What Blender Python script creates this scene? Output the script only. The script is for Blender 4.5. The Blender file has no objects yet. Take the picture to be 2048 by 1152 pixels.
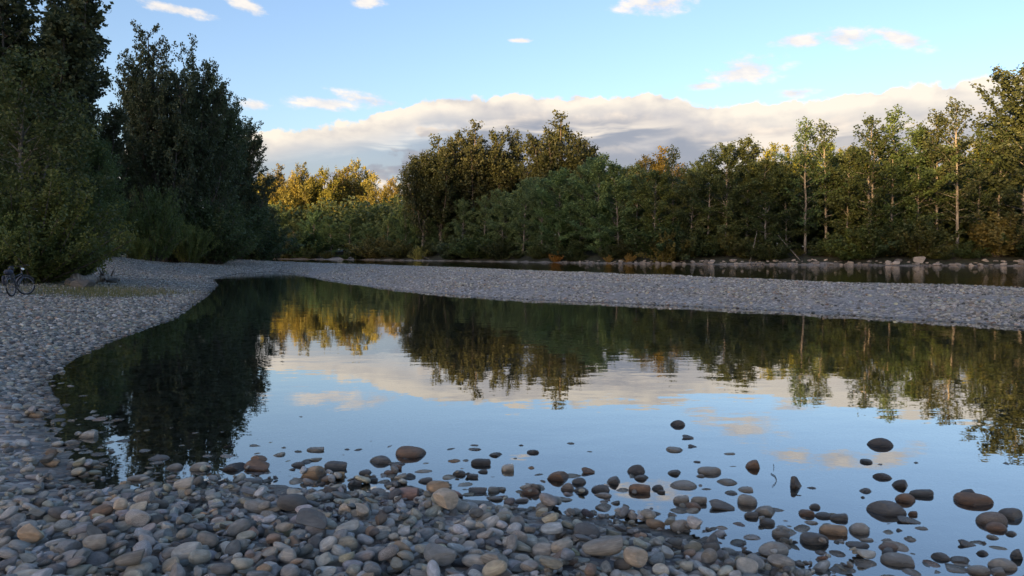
import bpy, math, random
import numpy as np
from mathutils import Vector, Matrix, Euler

sc = bpy.context.scene
COL = sc.collection
rng = np.random.default_rng(7)
random.seed(7)

# ------------------------------------------------------------------ camera
F = 1450.0                      # focal length in pixels of a 2048 px wide picture
HOR = 504.0                     # image row of the horizon
CAMZ = 2.0
PITCH = math.atan((576 - HOR) / F)
cam_d = bpy.data.cameras.new('camera')
cam = bpy.data.objects.new('camera', cam_d)
COL.objects.link(cam)
cam_d.sensor_width = 36.0
cam_d.lens = 36.0 * F / 2048.0
cam_d.clip_start = 0.05
cam_d.clip_end = 9000
cam.location = (0, 0, CAMZ)
cam.rotation_euler = (math.pi / 2 - PITCH, 0, 0)
sc.camera = cam
sc.render.resolution_x, sc.render.resolution_y = 1024, 576
CP, SP = math.cos(PITCH), math.sin(PITCH)

def ray(px, py):
    xr, yu = (px - 1024) / F, (576 - py) / F
    return np.array([xr, CP + yu * SP, -SP + yu * CP])

def P(px, py, z=0.0):
    """the point of the level z that the photograph shows at this pixel"""
    r = ray(px, py)
    t = (z - CAMZ) / r[2]
    return np.array([r[0] * t, r[1] * t, z])

def azel(px, py):
    r = ray(px, py)
    return math.atan2(r[0], r[1]), math.atan2(r[2], math.hypot(r[0], r[1]))

# ------------------------------------------------------------------ node helper
class S:
    """a shader socket with arithmetic"""
    def __init__(self, t, s): self.t, self.s = t, s
    def _m(self, op, *a, clamp=False):
        n = self.t.nodes.new('ShaderNodeMath'); n.operation = op; n.use_clamp = clamp
        for i, v in enumerate((self,) + a):
            if isinstance(v, S): self.t.links.new(v.s, n.inputs[i])
            else: n.inputs[i].default_value = v
        return S(self.t, n.outputs[0])
    def __add__(self, o): return self._m('ADD', o)
    __radd__ = __add__
    def __sub__(self, o): return self._m('SUBTRACT', o)
    def __rsub__(self, o): return (self * -1.0) + o
    def __mul__(self, o): return self._m('MULTIPLY', o)
    __rmul__ = __mul__
    def __truediv__(self, o): return self._m('DIVIDE', o)
    def clamp(self): return self._m('ADD', 0.0, clamp=True)
    def pow(self, e): return self._m('POWER', e)
    def max(self, o): return self._m('MAXIMUM', o)
    def min(self, o): return self._m('MINIMUM', o)
    def abs(self): return self._m('ABSOLUTE')
    def step(self, a, b):
        n = self.t.nodes.new('ShaderNodeMapRange'); n.interpolation_type = 'SMOOTHSTEP'
        self.t.links.new(self.s, n.inputs['Value'])
        n.inputs['From Min'].default_value = a; n.inputs['From Max'].default_value = b
        return S(self.t, n.outputs['Result'])

def vec(t, x, y, z=0.0):
    n = t.nodes.new('ShaderNodeCombineXYZ')
    for i, v in enumerate((x, y, z)):
        if isinstance(v, S): t.links.new(v.s, n.inputs[i])
        else: n.inputs[i].default_value = v
    return S(t, n.outputs[0])

def noise(t, v, scale, detail=4, rough=0.55, dim='3D', w=None, dist=0.0):
    n = t.nodes.new('ShaderNodeTexNoise'); n.noise_dimensions = dim
    if v is not None: t.links.new(v.s, n.inputs['Vector'])
    n.inputs['Scale'].default_value = scale; n.inputs['Detail'].default_value = detail
    n.inputs['Roughness'].default_value = rough; n.inputs['Distortion'].default_value = dist
    if w is not None: t.links.new(w.s, n.inputs['W'])
    return S(t, n.outputs['Fac'])

def mix(t, f, a, b, mode='MIX'):
    n = t.nodes.new('ShaderNodeMix'); n.data_type = 'RGBA'; n.blend_type = mode
    if isinstance(f, S): t.links.new(f.s, n.inputs[0])
    else: n.inputs[0].default_value = f
    for v, i in ((a, 6), (b, 7)):
        if isinstance(v, S): t.links.new(v.s, n.inputs[i])
        else: n.inputs[i].default_value = tuple(v) + ((1,) if len(v) == 3 else ())
    return S(t, n.outputs[2])

def sep(t, v):
    n = t.nodes.new('ShaderNodeSeparateXYZ'); t.links.new(v.s, n.inputs[0])
    return [S(t, n.outputs[i]) for i in range(3)]

# ------------------------------------------------------------------ sky, sun, exposure
SUN_EL = math.radians(8.0)
SUN_AZ = math.atan2(-0.60, -0.80)          # towards the sun: behind the camera, to the left
SUN_H = np.array([math.sin(SUN_AZ), math.cos(SUN_AZ)])

world = bpy.data.worlds.new('World'); sc.world = world; world.use_nodes = True
wt = world.node_tree; wt.nodes.clear()
world.cycles.sampling_method = 'MANUAL'; world.cycles.sample_map_resolution = 512
sky = wt.nodes.new('ShaderNodeTexSky'); sky.sky_type = 'NISHITA'; sky.sun_disc = False
sky.sun_elevation = SUN_EL; sky.sun_rotation = SUN_AZ
sky.air_density = 1.0; sky.dust_density = 2.0; sky.ozone_density = 2.5
SKY_STRENGTH = 0.12
tc = wt.nodes.new('ShaderNodeTexCoord')
dx, dy, dz = sep(wt, S(wt, tc.outputs['Generated']))
az = dx._m('ARCTAN2', dy)
el = dz._m('ARCSINE')
# height of the cloud bank's top round the horizon
cv = wt.nodes.new('ShaderNodeFloatCurve')
wt.links.new(((az + math.pi) / (2 * math.pi)).s, cv.inputs['Value'])
crv = cv.mapping.curves[0]
bank = [(-math.pi, .03), (-2.2, .02), (-1.4, .06), (-0.8, .11)]
for px, py in ((430, 290), (500, 268), (560, 262), (600, 246), (700, 240), (790, 222), (880, 194), (940, 192), (1045, 186), (1120, 192),
               (1185, 188), (1300, 190), (1375, 200), (1425, 220), (1500, 208), (1600, 198), (1720, 182), (1850, 166), (1960, 158), (2048, 150)):
    bank.append(azel(px, py))
bank += [(0.9, .22), (1.5, .15), (2.2, .08), (math.pi, .03)]
pts = [((a + math.pi) / (2 * math.pi), e * 2) for a, e in bank]
crv.points[0].location = pts[0]; crv.points[1].location = pts[-1]
for p in pts[1:-1]: crv.points.new(*p)
for p in crv.points: p.handle_type = 'AUTO'
cv.mapping.update()
top = S(wt, cv.outputs['Value']) * 0.5
warp = noise(wt, vec(wt, az * 2.0, el * 5.0, 1.3), 3.0, 3, 0.5) - 0.5
puff = noise(wt, vec(wt, az + warp * 0.02, el * 1.15, 2.0), 36, 6, 0.55)
n1 = noise(wt, vec(wt, az + warp * 0.03, el * 1.9 + warp * 0.03, 0.0), 12, 5, 0.50)
n1s = noise(wt, vec(wt, az + warp * 0.03 + 0.010, (el + 0.012) * 1.9 + warp * 0.03, 0.0), 12, 5, 0.50)
relief = (n1 - n1s) * 2.4 + (puff - 0.5) * 0.9
west = az.step(0.02, -0.22)                      # the bank thins out to the left
east = az.step(0.20, 0.40)
haze_c = (0.165, 0.166, 0.180)
bank_col, m_bank = None, None
# banks of cloud one before the other, each with a lit upper edge and a grey body: (drop below the top, wave, body, edge, soft, lit edge depth)
for k, (off, wave, body, edge_c, soft, rim) in enumerate(((0.0, 0.010, (0.175, 0.165, 0.165), (0.300, 0.266, 0.222), 0.0085, 0.045),
                                                          (0.030, 0.034, (0.098, 0.103, 0.122), (0.285, 0.245, 0.205), 0.014, 0.026),
                                                          (0.066, 0.040, (0.110, 0.114, 0.133), (0.255, 0.220, 0.188), 0.015, 0.018),
                                                          (0.100, 0.036, (0.135, 0.138, 0.155), (0.225, 0.203, 0.182), 0.016, 0.016))):
    wv = noise(wt, vec(wt, az, el * 3.2, 11.0 + 7.3 * k), 4.5 + k, 4, 0.5) - 0.5
    dk = top - el - off + wv * wave * 2.0
    nz = (n1 - 0.5) * 2.4 + (puff - 0.5) * 3.6 if k == 0 else (n1 - 0.5) * 2.6 + (puff - 0.5) * 2.4
    ek = dk / soft + nz
    mk = ek.step(-0.1, 0.5 + 0.45 * k)
    if k == 0: mk = mk * (1.0 - west * 0.30 * dk.step(0.012, 0.05))
    elif k < 3: mk = mk * (wv + (n1 - 0.5) * 0.8 + 0.5 ).step(0.30, 0.50)
    lk = ((dk + (n1 - 0.5) * 0.035 + (puff - 0.5) * 0.018).step(rim, 0.0) * (0.85 + relief) + relief * 0.40 + east * 0.35 * dk.step(0.10, 0.02)).clamp()
    ck = mix(wt, lk, body, edge_c)
    if bank_col is None: bank_col, m_bank = ck, mk
    else:
        bank_col = mix(wt, mk, bank_col, ck); m_bank = m_bank.max(mk)
st1 = noise(wt, vec(wt, az * 2.4 + warp * 0.5, el * 19.0 + warp * 0.9, 3.1), 1.6, 5, 0.52)
st2 = noise(wt, vec(wt, az * 3.0 - warp * 0.4, el * 22.0 + warp * 0.9, 8.4), 1.4, 5, 0.52)
body_d = (top - el).step(0.018, 0.050)
bank_col = mix(wt, st1.step(0.42, 0.58) * body_d * 0.9 * (1.0 - east * 0.5), bank_col, (0.098, 0.103, 0.122))
bank_col = mix(wt, st2.step(0.54, 0.66) * body_d * 0.95, bank_col, (0.285, 0.250, 0.212))
bank_col = mix(wt, el.step(0.10, 0.02) * 0.55, bank_col, haze_c)
# small loose clouds
m_small = None
n3 = noise(wt, vec(wt, az + el * 0.5, el * 2.2, 5.0), 22, 7, 0.62)
for (px, py, wx, wy, ang) in ((508, 211, 34, 12, 0), (345, 18, 90, 10, -.08), (488, 9, 44, 14, -.35), (735, 5, 34, 10, 0),
                              (1315, 8, 85, 20, 0), (1600, 82, 65, 13, -.1), (1690, 76, 90, 19, -.2), (1803, 78, 80, 15, -.38),
                              (1490, 142, 85, 26, .05), (1405, 172, 45, 9, 0), (650, 207, 72, 15, .0), (745, 203, 95, 14, -.12),
                              (1590, 186, 50, 10, 0), (1042, 81, 24, 4, 0)):
    a0, e0 = azel(px, py)
    k = 1.0 / (F * (1 + ((px - 1024) / F) ** 2))
    u, v = az - a0, el - e0
    ca, sa = math.cos(ang), math.sin(ang)
    uu = (u * ca + v * sa) / (wx * k); vv = (v * ca - u * sa) / (wy * k * 1.15)
    r = (uu * uu + vv * vv).pow(0.5)
    g = 1.0 - r
    m_small = g if m_small is None else m_small.max(g)
m_small = (m_small * 0.85 + (n3 - 0.47) * 2.8).step(0.0, 0.75) * m_small.step(-0.5, 0.1)
small_col = mix(wt, (n3 - 0.35)._m('MULTIPLY', 3.0).clamp(), (0.21, 0.215, 0.23), (0.315, 0.287, 0.255))
skyc = wt.nodes.new('ShaderNodeVectorMath'); skyc.operation = 'SCALE'
skyt = wt.nodes.new('ShaderNodeVectorMath'); skyt.operation = 'MULTIPLY'; skyt.inputs[1].default_value = (1.04, 0.905, 0.915)
wt.links.new(sky.outputs[0], skyt.inputs[0])
wt.links.new(skyt.outputs[0], skyc.inputs[0]); skyc.inputs['Scale'].default_value = SKY_STRENGTH
col = mix(wt, m_small * 0.95, S(wt, skyc.outputs[0]), small_col)
col = mix(wt, m_bank * 0.96, col, bank_col)
bg = wt.nodes.new('ShaderNodeBackground'); bg.inputs['Strength'].default_value = 1.0
wt.links.new(col.s, bg.inputs['Color'])
wo = wt.nodes.new('ShaderNodeOutputWorld'); wt.links.new(bg.outputs[0], wo.inputs['Surface'])

sun_d = bpy.data.lights.new('sun', 'SUN'); sun_d.energy = 5.0; sun_d.angle = math.radians(0.5)
sun_d.color = (1.0, 0.62, 0.27)
sun = bpy.data.objects.new('sun', sun_d); COL.objects.link(sun)
SUN3 = Vector((SUN_H[0] * math.cos(SUN_EL), SUN_H[1] * math.cos(SUN_EL), math.sin(SUN_EL)))
sun.rotation_euler = (-SUN3).to_track_quat('-Z', 'Y').to_euler()
sun.location = (-60, -80, 60)

vs = sc.view_settings
vs.view_transform = 'Standard'; vs.look = 'None'; vs.exposure = 1.85; vs.gamma = 1.0; vs.use_curve_mapping = False
sc.cycles.use_denoising = True
sc.cycles.max_bounces = 6; sc.cycles.diffuse_bounces = 4; sc.cycles.glossy_bounces = 3
sc.cycles.transmission_bounces = 4; sc.cycles.transparent_max_bounces = 10
sc.cycles.caustics_reflective = False; sc.cycles.caustics_refractive = False
sc.cycles.sample_clamp_indirect = 6.0

# ------------------------------------------------------------------ mesh helpers
def mesh(name, v, f, smooth=False, mats=(), attrs=None):
    """v (n,3); f (m,k) array of equal-sided faces or a list of such arrays"""
    me = bpy.data.meshes.new(name)
    v = np.asarray(v, np.float32)
    fl = [np.asarray(a, np.int32) for a in (f if isinstance(f, list) else [f]) if len(a)]
    me.vertices.add(len(v)); me.vertices.foreach_set('co', v.ravel())
    loops = np.concatenate([a.ravel() for a in fl]); sizes = np.concatenate([np.full(len(a), a.shape[1], np.int32) for a in fl])
    me.loops.add(len(loops)); me.loops.foreach_set('vertex_index', loops)
    me.polygons.add(len(sizes))
    st = np.zeros(len(sizes), np.int32); st[1:] = np.cumsum(sizes)[:-1]
    me.polygons.foreach_set('loop_start', st)
    me.update(calc_edges=True)
    me.polygons.foreach_set('use_smooth', np.full(len(sizes), bool(smooth)))
    for m in mats: me.materials.append(m)
    for k, (dom, arr) in (attrs or {}).items():
        arr = np.asarray(arr, np.float32)
        if arr.ndim == 1:
            at = me.attributes.new(k, 'FLOAT', dom); at.data.foreach_set('value', arr)
        else:
            at = me.attributes.new(k, 'FLOAT_COLOR', dom); at.data.foreach_set('color', arr.ravel())
    me.validate(clean_customdata=False)
    return me

def link(name, data, parent=None, loc=None, rot=None, scale=None):
    o = bpy.data.objects.new(name, data); COL.objects.link(o)
    if parent is not None: o.parent = parent
    if loc is not None: o.location = loc
    if rot is not None: o.rotation_euler = rot
    if scale is not None: o.scale = scale
    return o

def tag(o, label=None, cat=None, group=None, kind=None):
    if label: o['label'] = label
    if cat: o['category'] = cat
    if group: o['group'] = group
    if kind: o['kind'] = kind
    return o

ORD = ['', 'first', 'second', 'third', 'fourth', 'fifth', 'sixth', 'seventh', 'eighth', 'ninth', 'tenth', 'eleventh', 'twelfth',
       'thirteenth', 'fourteenth', 'fifteenth', 'sixteenth', 'seventeenth', 'eighteenth', 'nineteenth']
TENS = {2: 'twenty', 3: 'thirty', 4: 'forty', 5: 'fifty', 6: 'sixty', 7: 'seventy', 8: 'eighty', 9: 'ninety'}
def nth(i):
    if i < 20: return ORD[i]
    t, r = divmod(i, 10)
    return (TENS[t][:-1] + 'ieth') if r == 0 else TENS[t] + '-' + ORD[r]

class MB:
    """collects tubes, boxes and discs for one mesh"""
    def __init__(self): self.v, self.q, self.t, self.n = [], [], [], 0
    def add(self, v, q=None, t=None):
        v = np.asarray(v, float); self.v.append(v)
        if q is not None and len(q): self.q.append(np.asarray(q, int) + self.n)
        if t is not None and len(t): self.t.append(np.asarray(t, int) + self.n)
        self.n += len(v)
    def tube(self, pts, rad, sides=6, cap=True, closed=False):
        pts = np.asarray(pts, float); n = len(pts)
        rad = np.broadcast_to(np.asarray(rad, float), (n,))
        if closed: tan = np.roll(pts, -1, 0) - np.roll(pts, 1, 0)
        else: tan = np.gradient(pts, axis=0)
        tan /= np.linalg.norm(tan, axis=1, keepdims=True) + 1e-9
        ref = np.array([0, 0, 1.0]) if abs(tan[:, 2]).mean() < 0.8 else np.array([1.0, 0, 0])
        a = np.cross(tan, ref); a /= np.linalg.norm(a, axis=1, keepdims=True) + 1e-9
        b = np.cross(tan, a)
        th = np.linspace(0, 2 * math.pi, sides, endpoint=False)
        ring = pts[:, None] + rad[:, None, None] * (np.cos(th)[None, :, None] * a[:, None] + np.sin(th)[None, :, None] * b[:, None])
        i = np.arange(n if closed else n - 1)[:, None]; j = np.arange(sides)[None]
        j2 = (j + 1) % sides; i2 = (i + 1) % n
        q = np.stack([i * sides + j, i * sides + j2, i2 * sides + j2, i2 * sides + j], -1).reshape(-1, 4)
        v = ring.reshape(-1, 3); t = None
        if cap and not closed:
            v = np.vstack([v, pts[0], pts[-1]])
            jj = np.arange(sides); t = np.vstack([np.stack([np.full(sides, n * sides), (jj + 1) % sides, jj], 1),
                                                  np.stack([np.full(sides, n * sides + 1), (n - 1) * sides + jj, (n - 1) * sides + (jj + 1) % sides], 1)])
        self.add(v, q, t)
        return self
    def mesh(self, name, mat, smooth=True):
        fl = []
        if self.q: fl.append(np.vstack(self.q))
        if self.t: fl.append(np.vstack(self.t))
        return mesh(name, np.vstack(self.v), fl, smooth, [mat])

# ------------------------------------------------------------------ materials
def new_mat(name):
    m = bpy.data.materials.new(name); m.use_nodes = True
    t = m.node_tree; b = t.nodes['Principled BSDF']
    return m, t, b

def geo_pos(t):
    n = t.nodes.new('ShaderNodeNewGeometry'); return S(t, n.outputs['Position'])

def obj_info(t):
    return t.nodes.new('ShaderNodeObjectInfo')

def bump(t, h, b, strength, dist):
    n = t.nodes.new('ShaderNodeBump'); n.inputs['Strength'].default_value = strength; n.inputs['Distance'].default_value = dist
    t.links.new(h.s, n.inputs['Height']); t.links.new(n.outputs[0], b.inputs['Normal'])

def vscale(t, v, k):
    n = t.nodes.new('ShaderNodeVectorMath'); n.operation = 'MULTIPLY'
    t.links.new(v.s, n.inputs[0]); n.inputs[1].default_value = k if isinstance(k, tuple) else (k, k, k)
    return S(t, n.outputs[0])

def stone_mat(name, source):
    m, t, b = new_mat(name)
    oi = obj_info(t)
    if source == 'object':
        base = S(t, oi.outputs['Color']); speck = S(t, oi.outputs['Alpha'])
    else:
        at = t.nodes.new('ShaderNodeAttribute'); at.attribute_type = 'INSTANCER'; at.attribute_name = 'tint'
        base = S(t, at.outputs['Color']); speck = S(t, at.outputs['Alpha'])
    tcn = t.nodes.new('ShaderNodeTexCoord'); oc = S(t, tcn.outputs['Object'])
    rnd = S(t, oi.outputs['Random']) * 40.0
    big = noise(t, oc, 1.3, 4, 0.6, '4D', rnd)
    fine = noise(t, oc, 11.0, 5, 0.7, '4D', rnd)
    grain = noise(t, oc, 34.0, 2, 0.7, '4D', rnd)
    band = noise(t, vscale(t, oc, (0.8, 0.8, 5.0)), 1.2, 3, 0.6, '4D', rnd)
    c = mix(t, big.step(0.3, 0.72), base, (0.66, 0.65, 0.63), 'MULTIPLY')
    c = mix(t, band.step(0.48, 0.70) * 0.35, c, (1.0, 0.98, 0.93), 'OVERLAY')
    c = mix(t, fine.step(0.36, 0.66) * 0.35, c, (0.45, 0.45, 0.45), 'OVERLAY')
    c = mix(t, grain.step(0.50, 0.62) * speck, c, (0.05, 0.05, 0.05))
    c = mix(t, grain.step(0.47, 0.38) * speck * 0.8, c, (0.55, 0.53, 0.50))
    pos = geo_pos(t); z = sep(t, pos)[2]
    wet = (z + (noise(t, pos, 5.0, 3) - 0.5) * 0.05).step(0.055, 0.005)
    c = mix(t, wet, c, (0.42, 0.40, 0.37), 'MULTIPLY')
    t.links.new(c.s, b.inputs['Base Color'])
    t.links.new((0.72 - wet * 0.50 + (fine - 0.5) * 0.2).s, b.inputs['Roughness'])
    bump(t, fine * 0.7 + big * 0.8 + grain * 0.3, b, 0.65, 0.09)
    return m

M_STONE = stone_mat('cobble_stone', 'object')
M_STONE_I = stone_mat('cobble_stone_mass', 'inst')

def leaf_mat(name, c1, c2, trans=0.3):
    m, t, b = new_mat(name)
    at = t.nodes.new('ShaderNodeAttribute'); at.attribute_name = 'leafvar'
    f = S(t, at.outputs['Fac'])
    c = mix(t, f, c1, c2)
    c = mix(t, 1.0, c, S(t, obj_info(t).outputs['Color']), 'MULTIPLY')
    t.links.new(c.s, b.inputs['Base Color']); b.inputs['Roughness'].default_value = 0.55
    b.inputs['Specular IOR Level'].default_value = 0.35
    tr = t.nodes.new('ShaderNodeBsdfTranslucent'); t.links.new(c.s, tr.inputs['Color'])
    mx = t.nodes.new('ShaderNodeMixShader'); mx.inputs[0].default_value = trans
    t.links.new(b.outputs[0], mx.inputs[1]); t.links.new(tr.outputs[0], mx.inputs[2])
    t.links.new(mx.outputs[0], t.nodes['Material Output'].inputs['Surface'])
    return m

def bark_mat(name, c1, c2, scale):
    m, t, b = new_mat(name)
    tcn = t.nodes.new('ShaderNodeTexCoord'); oc = S(t, tcn.outputs['Object'])
    n = noise(t, vscale(t, oc, (scale, scale, scale * 0.25)), 3.0, 5, 0.65)
    c = mix(t, n.step(0.35, 0.65), c1, c2)
    t.links.new(c.s, b.inputs['Base Color']); b.inputs['Roughness'].default_value = 0.9
    bump(t, n, b, 0.6, 0.05)
    return m

M_BARK = bark_mat('furrowed_bark', (0.055, 0.045, 0.035), (0.15, 0.125, 0.10), 2.0)
M_PALE = bark_mat('pale_alder_bark', (0.12, 0.105, 0.085), (0.30, 0.27, 0.22), 1.5)
M_COTTON = leaf_mat('cottonwood_leaf', (0.075, 0.092, 0.048), (0.150, 0.165, 0.070), 0.35)
M_ALDER = leaf_mat('alder_leaf', (0.100, 0.135, 0.066), (0.205, 0.235, 0.100), 0.4)
M_WILLOW = leaf_mat('willow_leaf', (0.085, 0.115, 0.055), (0.180, 0.205, 0.090), 0.4)
M_GRASS = leaf_mat('grass_blade', (0.05, 0.075, 0.025), (0.16, 0.15, 0.07), 0.3)

def plain_mat(name, c, rough=0.6, metal=0.0, vary=0.25, scale=6.0):
    m, t, b = new_mat(name)
    tcn = t.nodes.new('ShaderNodeTexCoord'); n = noise(t, S(t, tcn.outputs['Object']), scale, 5, 0.6)
    cc = mix(t, n.step(0.3, 0.7), tuple(x * (1 - vary) for x in c), tuple(min(1, x * (1 + vary)) for x in c))
    t.links.new(cc.s, b.inputs['Base Color']); b.inputs['Roughness'].default_value = rough; b.inputs['Metallic'].default_value = metal
    return m

# ------------------------------------------------------------------ terrain
def W(lst): return [tuple(P(x, y)[:2]) for x, y in lst]

SHORE = W([(1740, 1200), (1600, 1150), (1450, 1105), (1310, 1065), (1180, 1042), (1050, 1022), (900, 1000), (760, 990), (560, 978), (440, 964),
           (300, 978), (185, 993), (135, 960), (122, 905), (82, 855), (52, 800), (42, 766), (110, 720), (200, 681), (330, 637), (400, 593),
           (427, 571), (418, 558), (470, 548), (555, 542.5)])
BAR_NEAR = W([(650, 559), (800, 582), (1000, 596), (1130, 602), (1500, 618), (1800, 637), (2048, 653), (2300, 680)])
BAR_FAR = [(30, 20), (33, 26), (27, 33), (19, 42), (8, 60), (-8, 85), (-22, 102), (-40, 120), (-50, 138), (-66, 183), (-110, 240)]
LAND1 = [(60, -40), (14, -1.0), (4.2, 2.6)] + SHORE + BAR_NEAR + BAR_FAR + [(-6000, 300), (-6000, -6000), (60, -6000)]
FAR = W([(2500, 536), (2300, 534), (2048, 532), (1800, 531), (1600, 529.5), (1400, 528.3), (1250, 527), (1100, 525.2), (1000, 523.6), (860, 521.6),
         (750, 520.4), (690, 519.6), (600, 518.8), (500, 518.5)])
LAND2 = [(900, 60)] + FAR + [(-130, 262), (-900, 420), (-4000, 900), (-4000, 6000), (5000, 6000), (5000, 60)]
LAND3 = [(60, -40), (120, -20), (900, -60), (900, -900), (60, -900)]

def sdf(poly, x, y):
    """signed distance, positive inside"""
    x = np.asarray(x, float); y = np.asarray(y, float)
    d = np.full(x.shape, 1e18); ins = np.zeros(x.shape, bool)
    n = len(poly)
    for i in range(n):
        ax, ay = poly[i]; bx, by = poly[(i + 1) % n]
        ex, ey = bx - ax, by - ay
        t = np.clip(((x - ax) * ex + (y - ay) * ey) / (ex * ex + ey * ey), 0, 1)
        d = np.minimum(d, (x - ax - t * ex) ** 2 + (y - ay - t * ey) ** 2)
        c = ((ay > y) != (by > y))
        with np.errstate(divide='ignore', invalid='ignore'):
            ins ^= c & (x < (bx - ax) * (y - ay) / (by - ay + 1e-30) + ax)
    d = np.sqrt(d)
    return np.where(ins, d, -d)

def sstep(a, b, x):
    t = np.clip((x - a) / (b - a), 0, 1); return t * t * (3 - 2 * t)

_ph = rng.uniform(0, 6.28, (24, 2)); _dr = rng.uniform(0, 6.28, 24)
def wob(x, y, wl, seed=0):
    """smooth noise of about -1..1 with features wl metres long"""
    r = 0
    for k in range(6):
        i = (k + seed * 3) % 24
        f = 6.283 / (wl * (0.6 + 0.25 * k))
        r = r + np.sin((x * math.cos(_dr[i]) + y * math.sin(_dr[i])) * f + _ph[i, 0])
    return r / 3.2

def ground_z(x, y, full=False):
    x = np.asarray(x, float); y = np.asarray(y, float)
    d1 = sdf(LAND1, x, y); d2 = sdf(LAND2, x, y)
    near = np.hypot(x, y - 5)
    w = np.minimum(0.35, 0.03 * np.maximum(near - 6, 0) * 0.3)
    d1w = d1 + wob(x, y, 3.0) * w
    d2w = d2 + wob(x, y, 9.0, 2) * 0.6
    p1 = np.maximum(d1w, 0)
    z1 = 0.62 * (1 - np.exp(-p1 * 0.155 / 0.62))
    left = sstep(-12, -22, x) * sstep(6, 22, p1) * sstep(160, 110, y)
    z1 = z1 + left * 0.5 + 1.0 * np.exp(-(((x + 31) / 9) ** 2 + ((y - 54) / 17) ** 2)) * sstep(1, 8, p1)
    z1 = z1 + wob(x, y, 7.0, 1) * 0.05 * sstep(1.5, 5, p1)
    p2 = np.maximum(d2w, 0)
    sand = sstep(-30, -42, x) * sstep(320, 230, y)
    z2 = (1.5 * sstep(0, 6, p2) + 1.5 * sstep(6, 30, p2)) * (1 - sand) + sand * (0.55 * sstep(0, 7, p2) + 1.6 * sstep(12, 30, p2))
    dw = np.minimum(-d1w, -d2w)
    fl = 0.030 + 0.05 * sstep(9.0, 14, np.hypot(x, y)) 
    zw = -np.minimum(np.maximum(dw, 0) * fl, 1.1)
    z = np.where(d1w > 0, z1, np.where(d2w > 0, z2, zw))
    if full: return z, d1w, d2w
    return z

def axis(parts):
    return np.unique(np.concatenate([np.arange(a, b, s) for a, b, s in parts]))
gx = axis([(-4000, -900, 400), (-900, -200, 60), (-200, -80, 8), (-80, -40, 1.6), (-40, -12, .5), (-12, 12, .22), (12, 40, .7), (40, 100, 2), (100, 300, 12), (300, 900, 60), (900, 5001, 400)])
gy = axis([(-4000, -900, 300), (-900, -100, 60), (-100, -10, 8), (-10, 2, 1), (2, 12, .2), (12, 40, .45), (40, 110, 1.0), (110, 280, 2.4), (280, 400, 12), (400, 1000, 60), (1000, 6001, 500)])
GX, GY = np.meshgrid(gx, gy)
GZ, D1, D2 = ground_z(GX, GY, True)
gv = np.stack([GX, GY, GZ], -1).reshape(-1, 3)
nx_, ny_ = len(gx), len(gy)
ii, jj = np.meshgrid(np.arange(ny_ - 1), np.arange(nx_ - 1), indexing='ij')
gf = np.stack([ii * nx_ + jj, ii * nx_ + jj + 1, (ii + 1) * nx_ + jj + 1, (ii + 1) * nx_ + jj], -1).reshape(-1, 4)

# where soil, moss and grass take over from gravel
bike0 = P(40, 594, 0.4)
veg = sstep(0.1, 1.6, D2) * (1 - sstep(-30, -42, GX) * sstep(20, 12, D2)) + sstep(12, 20, D1) * sstep(-14, -26, GX)
soil = np.exp(-(((GX - bike0[0] + 0.8) / 2.4) ** 2 + ((GY - bike0[1] - 1.5) / 3.4) ** 2))
veg = np.clip(veg + soil * 0.62, 0, 1)
def ground_mat():
    m, t, b = new_mat('river_gravel')
    pos = geo_pos(t); x, y, z = sep(t, pos)
    vo = t.nodes.new('ShaderNodeTexVoronoi'); vo.inputs['Scale'].default_value = 11.0; t.links.new(pos.s, vo.inputs['Vector'])
    cellr = S(t, vo.outputs['Color']); celld = S(t, vo.outputs['Distance'])
    cs = sep(t, cellr)
    c = mix(t, cs[0].step(0.1, 0.95), (0.12, 0.112, 0.105), (0.46, 0.42, 0.37))
    c = mix(t, cs[1].step(0.80, 0.9) * 0.6, c, (0.26, 0.20, 0.14))
    big = noise(t, pos, 0.5, 4, 0.6)
    c = mix(t, big.step(0.42, 0.66) * 0.65, c, (0.30, 0.265, 0.225))
    at = t.nodes.new('ShaderNodeAttribute'); at.attribute_name = 'veg'
    vg = S(t, at.outputs['Fac']) + (noise(t, pos, 1.2, 5, 0.7) - 0.5) * 0.6
    sc_ = mix(t, noise(t, pos, 2.4, 5, 0.7).step(0.4, 0.62), (0.030, 0.026, 0.019), (0.052, 0.060, 0.026))
    c = mix(t, vg.step(0.35, 0.65), c, sc_)
    wet = (z + (noise(t, pos, 3.0, 3) - 0.5) * 0.05).step(0.05, 0.0)
    c = mix(t, wet, c, (0.42, 0.40, 0.35), 'MULTIPLY')
    c = mix(t, z.step(-0.02, -0.35), c, (0.12, 0.11, 0.07))
    t.links.new(c.s, b.inputs['Base Color'])
    t.links.new((0.85 - wet * 0.35).s, b.inputs['Roughness'])
    bump(t, (1.0 - celld) + noise(t, pos, 30, 3) * 0.4, b, 0.9, 0.06)
    return m
ground = link('ground', mesh('ground', gv, gf, True, [ground_mat()], {'veg': ('POINT', veg.ravel())}))
tag(ground, kind='structure')

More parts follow.
